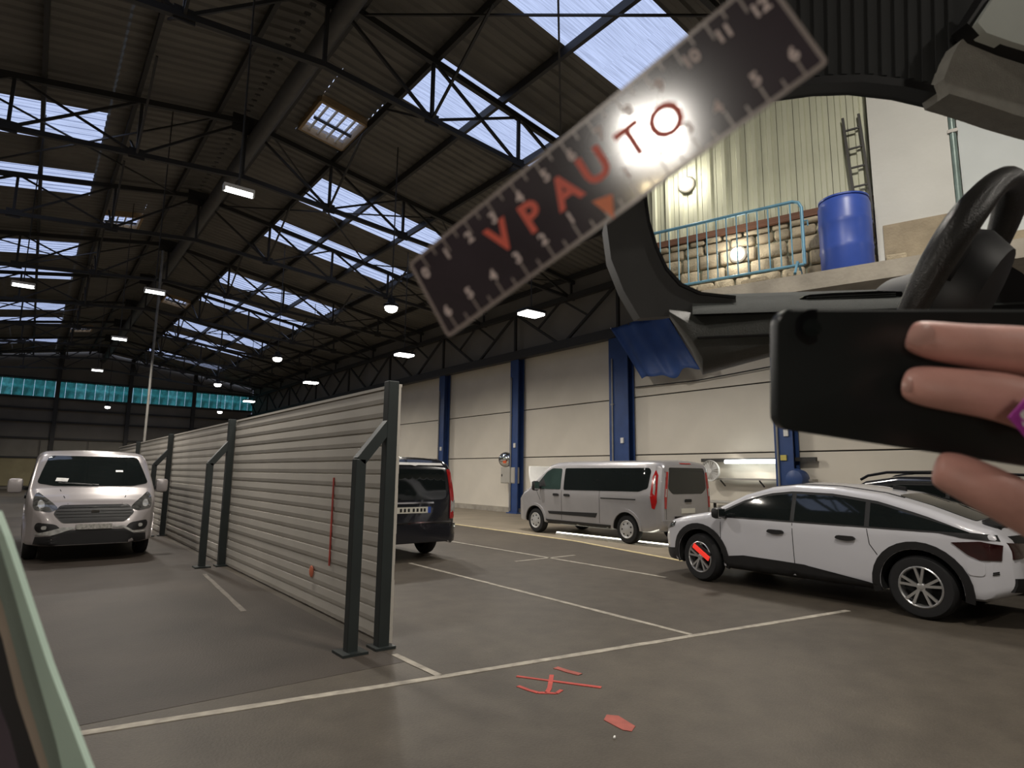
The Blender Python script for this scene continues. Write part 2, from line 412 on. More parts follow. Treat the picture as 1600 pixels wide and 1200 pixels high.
for side in (1, -1):
    for a in (.7, 2.5, 4.3, 6.2, 8.1, 10.2, 12.1):
        beam('purlin', (XR + side * a, YB, ZR - SL * a - .12), (XR + side * a, YE, ZR - SL * a - .12), .09, .2, M_STEEL, ce)
MB().tube([(XR + .25, y, ZR - .75) for y in (YB, 0, 20, 40, YE)], .2, 14).build('ridge_duct', M_DUCT, ce, smooth=40)
beam('ridge_cap', (XR, YB, ZR + .06), (XR, YE, ZR + .06), .9, .04, M_STEEL, ce)
TY = [-.9, 4.9, 10.7, 16.5, 22.3, 28.1, 33.9, 39.7, 45.5, 51.3, 57.1]
# rods bracing the roof plane between trusses
for i in range(1, len(TY) - 1):
    if i % 2:
        for side in (1, -1):
            for a0, a1 in ((.7, 6.2), (6.2, 12.1)):
                for ya, yb in ((TY[i], TY[i + 1]), (TY[i + 1], TY[i])):
                    beam('bracing_rod', (XR + side * a0, ya, ZR - SL * a0 - .3), (XR + side * a1, yb, ZR - SL * a1 - .3), .04, .04, M_STEEL, ce)

# ---- trusses
def truss(Y):
    t = empty('roof_truss', (XR, Y, 0))
    def top(a): return ZR - SL * a - .28
    def bot(a): return 9.35 - .085 * a
    for s in (1, -1):
        beam('top_chord', (0, 0, top(0)), (s * 12.25, 0, top(12.25)), .11, .14, M_STEEL, t)
        beam('bottom_chord', (0, 0, bot(0)), (s * 12.25, 0, bot(12.25)), .10, .12, M_STEEL, t)
        A = [0, 2.4, 4.8, 7.2, 9.6, 12.1]
        for i, a in enumerate(A):
            if i or s > 0: beam('web_post', (s * a, 0, bot(a)), (s * a, 0, top(a)), .07, .07, M_STEEL, t)
            if i < 5:
                b = A[i + 1]
                beam('web_diagonal', (s * a, 0, top(a)), (s * b, 0, bot(b)), .06, .06, M_STEEL, t)
                if i in (1, 3): beam('web_diagonal', (s * a, 0, bot(a)), (s * b, 0, top(b)), .05, .05, M_STEEL, t)
        for a in (2.4, 7.2):
            beam('knee_brace', (s * a, 0, bot(a)), (s * a, 2.2, top(a) - .05), .05, .05, M_STEEL, t)
            beam('knee_brace', (s * a, 0, bot(a)), (s * a, -2.2, top(a) - .05), .05, .05, M_STEEL, t)
        for a in (2.4, 4.8, 7.2, 9.6): beam('gusset_plate', (s * a - .17, 0, bot(a) + .02), (s * a + .17, 0, bot(a) + .02), .03, .26, M_STEEL, t)
    MB().box((0, 0, top(0) - .08), (.7, .05, .5)).build('ridge_plate', M_STEEL, t)
    return t
t0 = truss(TY[1])
vis = TY[1:]
for i, y in enumerate(vis):
    t = t0 if i == 0 else copy_tree(t0)
    t.location = (XR, y, 0)
    nm = {0: 'dark steel roof truss nearest overhead, passing behind the ruler', len(vis) - 1: 'farthest dark steel roof truss, against the green window band'}.get(
        i, 'dark steel lattice roof truss, %s one counting from the near end' % ORD[i])
    tag(t, nm, 'roof truss', 'steel roof trusses')

# ---- eaves girder along the right wall
eg = empty('eaves_girder', (XW - .35, 0, 0), label='long dark lattice girder above the white wall panels', cat='girder')
beam('bottom_chord', (0, -6, 6.5), (0, YE - .3, 6.5), .3, .34, M_STEEL, eg)
beam('top_chord', (0, -6, 8.3), (0, YE - .3, 8.3), .2, .2, M_STEEL, eg)
for k in range(-2, 9):
    ya = Y0 + k * BAY
    beam('girder_post', (0, ya, 6.5), (0, ya, 8.3), .1, .1, M_STEEL, eg)
    for f0, f1 in ((0, .5), (1, .5)):
        beam('girder_diagonal', (0, ya + BAY * f0, 8.3), (0, ya + BAY * f1, 6.5), .09, .09, M_STEEL, eg)
        beam('girder_diagonal', (0, ya + BAY * (f0 + .25 * (1 if f0 == 0 else -1)), 7.4), (0, ya + BAY * f1, 8.3), .07, .07, M_STEEL, eg)

# ---- blue columns on the right wall
def column(k, wd, label):
    y = Y0 + k * BAY
    c = empty('wall_column', (XW - .22, y, 0), label=label, cat='column', group='blue steel columns along the white wall')
    MB().box((-.16, 0, 3.2), (.03, wd, 6.4)).build('flange', M_BLUE, c)
    MB().box((.14, 0, 3.2), (.03, wd, 6.4)).build('flange', M_BLUE, c)
    MB().box((-.01, 0, 3.2), (.28, .05, 6.4)).build('web_plate', M_BLUE, c)
    MB().box((-.01, 0, .02), (.5, wd + .15, .04)).build('base_plate', M_BLUE, c)
    MB().tube([(-.2, wd * .30, .1), (-.2, wd * .30, 5.6)], .03, 8).build('conduit', M_PIPE, c)
    MB().box((-.2, -wd * .2, 2.75), (.05, .12, .18)).build('number_tag', M_WHITEP, c)
    for z in (1.2, 4.0): MB().box((-.2, wd * .30, z), (.05, .12, .05)).build('conduit_clip', M_PIPE, c)
    return c
column(3, .5, 'blue steel column behind the black people carrier')
column(2, .52, 'blue steel column carrying the round convex mirror')
column(1, .85, 'wide blue steel column below the blue tarpaulin')
c4 = column(0, .5, 'blue steel column with a round motor, above the white car')
MB().lathe((-.28, -.35, 1.55), (-1, 0, 0), [(.05, -.25), (.24, -.22), (.27, 0), (.22, .12), (.1, .16)], 20).build('motor', M_BLUE, c4, smooth=40)
MB().box((-.2, 0, 2.1), (.04, .16, .14)).build('warning_label', pm('warning_label', (.6, .5, .12), .5), c4)
column(-1, .5, 'blue steel column hidden mostly behind the dark phone')
column(4, .5, 'farthest blue steel column, just above the fence end')

# ================================================================== LAMPS
def hang(o, top):
    beam('suspension_rod', (0, 0, .1), (0, 0, top), .025, .025, M_STEEL, o)
def light(o, kind, size, watts, z=-.03, sy=None):
    ld = bpy.data.lights.new('lamp_light', 'AREA'); ld.shape = 'RECTANGLE' if sy else 'DISK'; ld.size = size
    if sy: ld.size_y = sy
    ld.energy = watts; ld.color = LAMP_COL; ld.spread = math.radians(170)
    l = bpy.data.objects.new('lamp_light', ld); COL.objects.link(l); l.parent = o; l.location = (0, 0, z)
    return l
def bay_lamp(x, y, z, label, watts=LAMP_W):
    o = empty('high_bay_lamp', (x, y, z), label=label, cat='lamp', group='round high bay lamps')
    MB().lathe((0, 0, 0), (0, 0, 1), [(.2, .0), (.21, .06), (.17, .09), (.11, .12), (.1, .24), (.03, .26)], 24).build('housing', M_BLACK, o, smooth=35)
    MB().lathe((0, 0, 0), (0, 0, -1), [(.17, -.005), (.17, .03), (.15, .09), (.09, .13), (.02, .145)], 24).build('diffuser', M_LAMP, o, smooth=50)
    hang(o, roofz(x) - z - .005); light(o, 'd', .34, watts, z=-.16)
    return o
def panel_lamp(x, y, z, label, watts=LAMP_W):
    o = empty('panel_lamp', (x, y, z), label=label, cat='lamp', group='flat square panel lamps')
    MB().box((0, 0, .06), (.70, .5, .08), bev=.02).build('housing', M_BLACK, o)
    MB().box((0, 0, -.01), (.64, .44, .07), bev=.02).build('diffuser', M_LAMP, o)
    hang(o, roofz(x) - z - .005); light(o, 'r', .62, watts, z=-.06, sy=.42)
    return o
def tube_lamp(x, y, z, label, watts=LAMP_W, rod=True):
    o = empty('tube_lamp', (x, y, z), label=label, cat='lamp', group='bare tube lamps on the left')
    MB().box((0, 0, .06), (.46, .1, .06)).build('housing', M_WHITEP, o)
    MB().tube([(-.21, 0, 0), (.21, 0, 0)], .04, 10).build('tube', M_TUBE, o, smooth=40)
    MB().box((-.22, 0, .02), (.03, .09, .1)).build('end_cap', M_WHITEP, o); MB().box((.22, 0, .02), (.03, .09, .1)).build('end_cap', M_WHITEP, o)
    if rod: hang(o, roofz(x) - z - .005)
    light(o, 'r', .42, watts, z=-.06, sy=.1)
    return o
bay_lamp(7.25, 14.56, 6, 'bright round high bay lamp just left of the ruler corner')
bay_lamp(7.28, 24.3, 6, 'round high bay lamp above the nearest fence panel')
bay_lamp(7.25, 33.9, 6, 'small far round high bay lamp near the green window band')
panel_lamp(10.55, 12.62, 6, 'flat panel lamp below the lower edge of the ruler')
panel_lamp(10.75, 20.34, 6, 'flat panel lamp above the tall near fence post')
tube_lamp(2.2, 9.95, 6, 'bright tube lamp nearest on the left, below the ridge duct')
tube_lamp(2.05, 17.2, 6, 'tube lamp beside the thin upright pole')
tube_lamp(2.0, 24.4, 6, 'farthest tube lamp, left of the thin pole')
tube_lamp(-.55, 18.7, 6, 'dim tube lamp at the left edge between two rooflights', LAMP_W * .3)
bay_lamp(4.0, 52.0, 6, 'round high bay lamp close before the end wall, centre', 260); bay_lamp(11.0, 50.0, 6, 'round high bay lamp close before the end wall, right', 200)  # both added to brighten the end wall
tube_lamp(2.0, 33.0, 6, 'tiny tube lamp far down the hall above the silver van')  # extra tube added to lift the dark far end
panel_lamp(10.7, 30.0, 6, 'far flat panel lamp low above the fence top'); panel_lamp(10.7, 41.0, 6, 'farthest flat panel lamp close to the end wall')  # row extended with added lamps to brighten the far hall
panel_lamp(10.6, 6.4, 6, 'flat panel lamp above the bonnet of the white car, beyond the gallery')
bay_lamp(-4.2, 2.5, 6, 'round high bay lamp left of view, nearest', 135); bay_lamp(-4.2, 10.5, 6, 'round high bay lamp left of view, middle', 135); bay_lamp(-4.2, 18.5, 6, 'round high bay lamp left of view, farther', 135)  # unseen lamps added to light the fence from the left
bay_lamp(-3.2, 46.0, 6, 'round high bay lamp before the end wall on the left')  # another added lamp for the end wall
bay_lamp(4.2, .5, 8.2, 'round high bay lamp facing the gallery, out of view', 300)  # unseen lamp added to brighten the gallery wall and pier
# lamps added behind the viewer to light the foreground
bay_lamp(7.25, -4.2, 6, 'round high bay lamp behind the viewer, right row', 120); bay_lamp(2.1, -4.8, 6, 'round high bay lamp behind the viewer, left row', 90)
bay_lamp(3.2, 2.2, 6.4, 'round high bay lamp overhead just out of view', 105)  # unseen fill lamp added over the foreground
wk = empty('added_glare_lamp', (-2.53, -1.16, 0), math.atan2(.904, -.415), label='tripod work light standing behind the viewer', cat='work light')  # unseen lamp added to throw the glare spot on the ruler
GLARE_Z = 1.36
MB().box((0, .06, GLARE_Z), (.38, .08, .34), bev=.02).build('housing', M_BLACK, wk)
MB().box((0, .01, GLARE_Z), (.27, .03, .21), bev=.01).build('diffuser', M_LAMP, wk)
MB().box((-.06, .06, GLARE_Z - .27), (.30, .08, .14), bev=.02).build('lower_housing', M_BLACK, wk)
MB().box((-.06, .01, GLARE_Z - .27), (.27, .03, .11), bev=.01).build('warm_diffuser', pm('warm_glare_diffuser', (.9, .8, .6), .5, 0, .01, 1, emit=(1, .78, .42), estr=16), wk)
MB().tube([(0, .1, .5), (0, .1, GLARE_Z - .1)], .016, 8).build('mast', M_STEEL, wk)
for k in range(3):
    t = 2.1 * k; MB().tube([(0, .1, .75), (.45 * math.cos(t), .1 + .45 * math.sin(t), .01)], .012, 8).build('leg', M_STEEL, wk)
wl_ = light(wk, 'r', .26, 9, z=GLARE_Z, sy=.20); wl_.location = (0, -.02, GLARE_Z); wl_.rotation_euler = (math.radians(-90), 0, 0)
# ================================================================== FLOOR MARKINGS
def strip(a, b, wd, mat, label, cat='floor line', name='floor_line', jag=.006):
    a, b = Vector((*a, 0)), Vector((*b, 0)); d = (b - a).normalized(); s = Vector((-d.y, d.x, 0)); n = max(4, int((b - a).length / .25))
    v = []; f = []
    for i in range(n + 1):
        p = a + (b - a) * i / n
        for q in (-1, 1):
            e = p + s * q * (wd / 2 + random.uniform(-jag, jag)); v += [(e.x, e.y, .005), (e.x, e.y, -.01)]
    for i in range(n):
        k = i * 4; f += [(k, k + 4, k + 6, k + 2), (k, k + 1, k + 5, k + 4), (k + 2, k + 6, k + 7, k + 3)]
    return MB().add(v, f).build(name, mat, label=label, cat=cat)
strip((.25, 4.77), (2.73, 4.34), .075, M_LINE, 'white floor line running from the left edge to the fence end')
strip((2.73, 4.34), (8.0, 3.52), .075, M_LINE, 'long white floor line reaching under the white car')
strip((2.71, 5.1), (2.73, 4.38), .07, M_LINE, 'short white floor line at the foot of the near fence post')
strip((5.5, 9.9), (5.46, 3.96), .07, M_LINE, 'white bay line running out from below the black people carrier')
strip((8.0, 12.8), (8.1, 6.3), .07, M_LINE, 'white bay line ending at the front wheel of the white car')
strip((7.2, 9.02), (8.75, 9.05), .06, M_LINE, 'short white cross mark on the middle bay line')
strip((2.3, 10.6), (2.1, 7.6), .06, M_FAINT, 'faint white floor line along the left side of the fence')
strip((10.95, 26), (10.6, 11.0), .12, M_LINEY, 'worn yellow line in front of the silver minibus')
strip((10.6, 11.0), (9.9, 7.3), .12, M_LINEY, 'worn yellow line running behind the white car bonnet')
MB().add([(11.0, 30, .002), (10.66, 11, .002), (9.95, 7.3, .002), (9.7, 5, .002), (16, 5, .002), (16, 30, .002), (11.0, 30, -.02), (10.66, 11, -.02), (9.95, 7.3, -.02), (9.7, 5, -.02), (16, 5, -.02), (16, 30, -.02)],
         [(0, 1, 2, 3, 4, 5)] + [(i, (i + 1) % 6, 6 + (i + 1) % 6, 6 + i) for i in range(6)]).build('trim_1', pm('pale_concrete_floor', (.22, .185, .135), .6, 0, .15, 1.2, .1), kind='structure')
MB().add([(-8.6, 5.0, .002), (2.68, 4.86, .002), (2.68, 26, .002), (-8.6, 26, .002), (-8.6, 5.0, -.02), (2.68, 4.86, -.02), (2.68, 26, -.02), (-8.6, 26, -.02)],
         [(0, 1, 2, 3)] + [(i, (i + 1) % 4, 4 + (i + 1) % 4, 4 + i) for i in range(4)]).build('trim_2', pm('dim_reflection_floor', (.046, .037, .030), .6, 0, .3, .9, .15, bscale=60, spec=.3), kind='structure')  # darker floor patch: the dimmer glass reflection is put into its colour
strip((3.22, 4.0), (3.58, 3.42), .035, M_RED, 'thin bright red paint stroke on the floor', 'floor mark', 'paint_mark', .004)
am = MB()
def arc_strip(m, pts, wd):
    for i in range(len(pts) - 1): m.bar((*pts[i], .0), (*pts[i + 1], .0), wd, .008)
arc_strip(am, [(3.47, 3.86), (3.35, 3.74), (3.25, 3.64), (3.17, 3.58), (3.12, 3.62), (3.10, 3.70), (3.09, 3.82)], .035)
arc_strip(am, [(3.17, 3.58), (3.22, 3.53), (3.30, 3.56)], .03)
am.build('paint_mark', M_RED, label='red hook shaped paint arrow on the floor', cat='floor mark')
strip((3.62, 3.98), (3.66, 3.73), .055, M_REDF, 'faded red paint dash beside the long white floor line', 'floor mark', 'paint_mark', .006)
MB().prism([(3.22, 3.03, -.01), (3.27, 2.97, -.01), (3.23, 2.79, -.01), (3.15, 2.75, -.01), (3.12, 2.80, -.01), (3.14, 2.98, -.01)], (0, 0, .014)).build('paint_mark', M_REDF, label='faded pinkish red paint patch nearest the viewer', cat='floor mark')
MB().box((2.99, 2.75, .006), (.03, .012, .012), .6, .003).build('paper_scrap', M_WHITEP, label='tiny white scrap lying by the pinkish paint patch', cat='scrap')

# ================================================================== FENCE
fe = empty('sheet_fence', (2.80, 0, 0), label='long pale grey sheet metal fence of horizontal boards', cat='fence')
PY = [5.36, 11.35, 17.2, 23.0, 29.0]
FH = 2.42; NB = 17; bh = FH / NB
prof = [(.018, 0), (.024, .3), (.020, .86), (.0, .90), (.0, 1.0)]
for b in range(4):
    y0, y1 = PY[b] + .02, PY[b + 1] - .02
    m = MB(); vs = []
    for y in (y0, y1):
        for dx, h in prof: vs.append((-dx, y, h * bh))
        vs.append((.03, y, bh)); vs.append((.03, y, 0))
    n = len(prof) + 2
    m.add(vs, [(i, (i + 1) % n, n + (i + 1) % n, n + i) for i in range(n)] + [tuple(range(n)), tuple(range(n, 2 * n))[::-1]])
    me = m.mesh('board', M_FENCE)
    for r in range(NB):
        link('board', me, fe, (random.uniform(-.004, .004), 0, .02 + r * bh))
    beam('top_cap', (.0, y0, FH + .03), (.0, y1, FH + .03), .07, .03, M_FENCE, fe)
def fpost(y, label):
    o = empty('fence_post', (2.80, y, 0), label=label, cat='post', group='dark braced fence posts')
    MB().box((-.09, 0, 1.24), (.11, .11, 2.48), bev=.008).build('upright', M_POST, o)
    MB().box((-.39, .0, .86), (.10, .10, 1.72), bev=.008).build('strut_leg', M_POST, o)
    MB().bar((-.39, 0, 1.70), (-.09, 0, 2.08), .10, .10).build('diagonal_strut', M_POST, o)
    MB().box((-.39, 0, .012), (.24, .24, .024)).build('base_plate', M_POST, o)
    MB().box((-.09, 0, .012), (.2, .2, .024)).build('base_plate', M_POST, o)
    return o
fpost(5.36, 'tall dark fence post with a bent strut, nearest to the viewer')
fpost(11.35, 'dark braced fence post, second from the near end')
fpost(17.2, 'dark braced fence post right beside the parked silver van')
fpost(23.0, 'farthest dark fence post, seen above the silver van')

MB().box((2.765, 6.82, 1.04), (.008, .035, .98)).build('paint_stripe', M_RED, label='thin vertical red paint stripe on the fence', cat='paint stripe')
MB().lathe((2.765, 7.35, .42), (-1, 0, 0), [(.07, 0), (.06, .006), (.02, .01)], 12).build('paint_blob', pm('orange_blob', (.6, .16, .08), .6), label='small orange red paint blob low on the fence', cat='paint mark')

po = empty('thin_pole', (3.3, 26.5, 0), label='thin grey upright pole rising behind the fence', cat='pole')
MB().tube([(0, 0, 0), (0, 0, 10.1)], .045, 10).build('shaft', M_PIPE, po, smooth=40)
MB().box((0, 0, .02), (.3, .3, .04)).build('base_plate', M_PIPE, po)

# ================================================================== VEHICLES
def loft_body(sp):
    """closed body shell lofted through cross-sections along Y; returns MB"""
    zt, hw, zb = sp['zt'], sp['hw'], sp['zb']; y0, y1 = zt[0][0], zt[-1][0]
    ys = sorted(set([y0 + (y1 - y0) * i / 70 for i in range(71)] + [p[0] for p in zt] + [p[0] for p in hw]))
    secs = []
    for y in ys:
        top, h = interp(zt, y), interp(hw, y); bot = interp(zb, y); belt, tum = sp['belt'], sp['tum']
        rc = min(interp(sp['rc'], y) if isinstance(sp['rc'], list) else sp['rc'], (top - bot) * .45)
        def wd(z):
            t = (z - bot) / max(.01, belt - bot)
            bulge = sp.get('bulge', .03) * (1 - min(1, max(0, t))) ** 2
            return h - bulge - tum * max(0, z - belt) - sp.get('tum2', .0) * max(0, z - belt) ** 2
        pts = [(0, bot), (h * .55, bot), (h * .86, bot), (wd(bot + .05) - .015, bot + .03)]
        zs = top - rc - sp.get('crown', .03); n = 14
        for i in range(n + 1):
            z = bot + .07 + (zs - bot - .07) * i / n; pts.append((wd(z), z))
        wz = wd(zs)
        for i in range(1, 8):
            t = i / 7 * math.pi / 2; pts.append((wz - rc * 1.25 * (1 - math.cos(t)), zs + rc * math.sin(t)))
        xe = wz - rc * 1.25
        for i in range(1, 5):
            q = 1 - i / 4; pts.append((max(0, xe) * q, top - sp.get('crown', .03) * q * q))
        secs.append([(x, y, z) for x, z in pts] + [(-x, y, z) for x, z in pts[-2:0:-1]])
    n = len(secs[0]); m = MB(); v = [p for s in secs for p in s]; f = []
    for i in range(len(secs) - 1):
        for k in range(n): f.append((i * n + k, i * n + (k + 1) % n, (i + 1) * n + (k + 1) % n, (i + 1) * n + k))
    f += [tuple(range(n))[::-1], tuple((len(secs) - 1) * n + k for k in range(n))]
    return m.add(v, f)

class Vehicle:
    def __init__(s, name, sp, loc, rz, label, cat, paint):
        s.sp = sp; s.root = empty(name, loc, rz, label=label, cat=cat); s.paint = paint
        m = loft_body(sp); me = m.mesh('body', paint)
        bm = bmesh.new(); bm.from_mesh(me); s.bvh = BVHTree.FromBMesh(bm); bm.free()
        body = link('body', me); mods = []; cut = []
        for ay in sp['axles']:
            c = MB()
            for sx in (1, -1):
                c.lathe((sx * (sp['half'] + .2), ay, sp['rw']), (-sx, 0, 0), [(sp['ra'], 0), (sp['ra'], .2 + sp.get('awell', .34))], 40)
            k = link('cutter', c.mesh('cutter', M_DARK)); cut.append(k)
            md = body.modifiers.new('arch', 'BOOLEAN'); md.operation = 'DIFFERENCE'; md.object = k; md.solver = 'EXACT'; md.material_mode = 'TRANSFER'
        bpy.context.view_layer.update()
        em = bpy.data.meshes.new_from_object(body.evaluated_get(bpy.context.evaluated_depsgraph_get()))
        body.modifiers.clear(); body.data = em
        for k in cut: bpy.data.objects.remove(k, do_unlink=True)
        em.shade_smooth(); em.set_sharp_from_angle(angle=math.radians(38))
        body.parent = s.root; s.body = body
    def decal(s, name, poly, view, mat, off=.006, parent=None, rnd=0, res=.07, smooth=50, quads=False, label=None):
        """a thin shell fitted on the body: poly in (y,z) for left/right, (x,z) for front/rear, (x,y) for top"""
        if rnd: poly = rpoly(poly, .05 * rnd)
        bm = bmesh.new(); vs = [bm.verts.new((p[0], p[1], 0)) for p in poly]
        if quads:
            h = len(vs) // 2
            for i in range(h - 1): bm.faces.new((vs[i], vs[i + 1], vs[-2 - i], vs[-1 - i]))
        else: bm.faces.new(vs)
        bmesh.ops.triangulate(bm, faces=list(bm.faces), ngon_method='EAR_CLIP')
        for _ in range(6):
            e = [x for x in bm.edges if x.calc_length() > res * 1.5]
            if not e: break
            bmesh.ops.subdivide_edges(bm, edges=e, cuts=1); bmesh.ops.triangulate(bm, faces=[f for f in bm.faces if len(f.verts) > 3], ngon_method='EAR_CLIP')
        D = {'left': Vector((1, 0, 0)), 'right': Vector((-1, 0, 0)), 'front': Vector((0, -1, 0)), 'rear': Vector((0, 1, 0)), 'top': Vector((0, 0, -1))}[view]
        for v in bm.verts:
            a, b = v.co.x, v.co.y
            o = {'left': Vector((-4, a, b)), 'right': Vector((4, a, b)), 'front': Vector((a, 6, b)), 'rear': Vector((a, -6, b)), 'top': Vector((a, b, 5))}[view]
            hit, nrm, _, _ = s.bvh.ray_cast(o, D)
            if hit is None:
                hit, nrm, _, _ = s.bvh.find_nearest(o + D * ((4 - s.sp['half']) if view in ('left', 'right') else (3.6 if view != 'top' else 3.8)))
                if view in ('left', 'right'): hit = Vector((hit.x, a, b))
            if nrm.dot(D) > 0: nrm = -nrm
            v.co = hit + nrm * off
        bm.verts.index_update()
        fr = [v.co.copy() for v in bm.verts]; nv = len(fr); fs = [tuple(v.index for v in f.verts) for f in bm.faces]
        be = [tuple(v.index for v in e.verts) for e in bm.edges if len(e.link_faces) == 1]; bm.free()
        m = MB().add(fr + [p + D * (off + .012) for p in fr], fs + [tuple(i + nv for i in q)[::-1] for q in fs] + [(p, q, q + nv, p + nv) for p, q in be])
        me = m.mesh(name, mat, smooth)
        return link(name, me, parent or s.root, label=label)
    def seam(s, pts, view, wd=.008, mat=None, name='panel_gap'):
        out = None
        for a, b in zip(pts, pts[1:]):
            a, b = Vector(a), Vector(b); d = (b - a).normalized(); n = Vector((-d.y, d.x)) * wd / 2
            out = s.decal(name, [tuple(a - n), tuple(b - n), tuple(b + n), tuple(a + n)], view, mat or M_DARK, .003, res=.12)
        return out
    def wheels(s, kind, sides=(1, -1), tyre_w=.21, steer=0.0):
        sp = s.sp; R = sp['rw']; rr = sp['rr']
        for ai, ay in enumerate(sp['axles']):
            for sx in (-1, 1):
                xo = sp['half'] - .035
                wh = MB().lathe((0, 0, 0), (1, 0, 0), [(rr, -.0), (rr + .02, -.004), (R - .035, .0), (R - .008, .03), (R, .07), (R, tyre_w - .07), (R - .008, tyre_w - .03), (R - .04, tyre_w), (rr, tyre_w)], 36, caps=False)
                o = wh.build('wheel', M_TYRE, s.root, smooth=35)
                o.location = (sx * xo, ay, R); o.rotation_euler = (0, 0, (math.pi if sx > 0 else 0) + (steer if ai == len(sp['axles']) - 1 else 0))
                rim = MB()
                if kind == 'cap':
                    rim.lathe((0, 0, 0), (1, 0, 0), [(rr * .98, .03), (rr, -.006), (rr * .93, -.014), (rr * .8, .0), (rr * .45, -.012), (rr * .18, -.022), (.01, -.022)], 32)
                    o2 = rim.build('hubcap', M_CAP, o, smooth=30)
                    sl = MB()
                    for k in range(7):
                        t = 2 * math.pi * k / 7
                        sl.lathe((-.004, math.cos(t) * rr * .66, math.sin(t) * rr * .66), (1, 0, 0), [(rr * .10, -.006), (rr * .10, .01)], 10)
                    sl.build('hubcap_slot', M_BLACK, o)
                else:
                    rim.lathe((0, 0, 0), (1, 0, 0), [(rr * 1.0, .10), (rr, -.004), (rr * .95, -.012), (rr * .90, .0), (rr * .88, .10)], 36, caps=False)
                    rim.lathe((0, 0, 0), (1, 0, 0), [(rr * .2, .05), (rr * .2, .008), (rr * .12, .0), (.01, .0)], 20)
                    for k in range(5):
                        for dt, sg in ((-.20, -1), (.20, 1)):
                            t = 2 * math.pi * k / 5 + .3; t2 = t + dt
                            rim.bar((.018, math.cos(t) * rr * .15, math.sin(t) * rr * .15), (.006, math.cos(t2) * rr * .93, math.sin(t2) * rr * .93), rr * .12, .03, up=(1, 0, 0))
                    rim.build('rim', M_ALLOY, o, smooth=35)
                    MB().lathe((0, 0, 0), (1, 0, 0), [(rr * .88, .10), (rr * .88, .12)], 24).build('brake_disc', M_DARK, o)
    def mirror(s, y, z, sides=(1, -1), mat=None, size=(.2, .12, .2)):
        for sx in sides:
            hit, _, _, _ = s.bvh.ray_cast(Vector((sx * 4, y, z)), Vector((-sx, 0, 0)))
            x = abs(hit.x) if hit else s.sp['half']
            m = MB().box((sx * (x + .08 + size[0] / 2), y, z + .06), size, bev=.05)
            o = m.build('door_mirror', mat or M_BLACK, s.root, smooth=40)
            MB().bar((sx * (x - .05), y, z), (sx * (x + .12), y, z + .02), .06, .06).build('mirror_arm', M_BLACK, o)
            MB().box((sx * (x + .08 + size[0] / 2), y - size[1] / 2 - .002, z + .06), (size[0] * .8, .006, size[2] * .8), bev=.002).build('mirror_glass', M_CHROME, o)

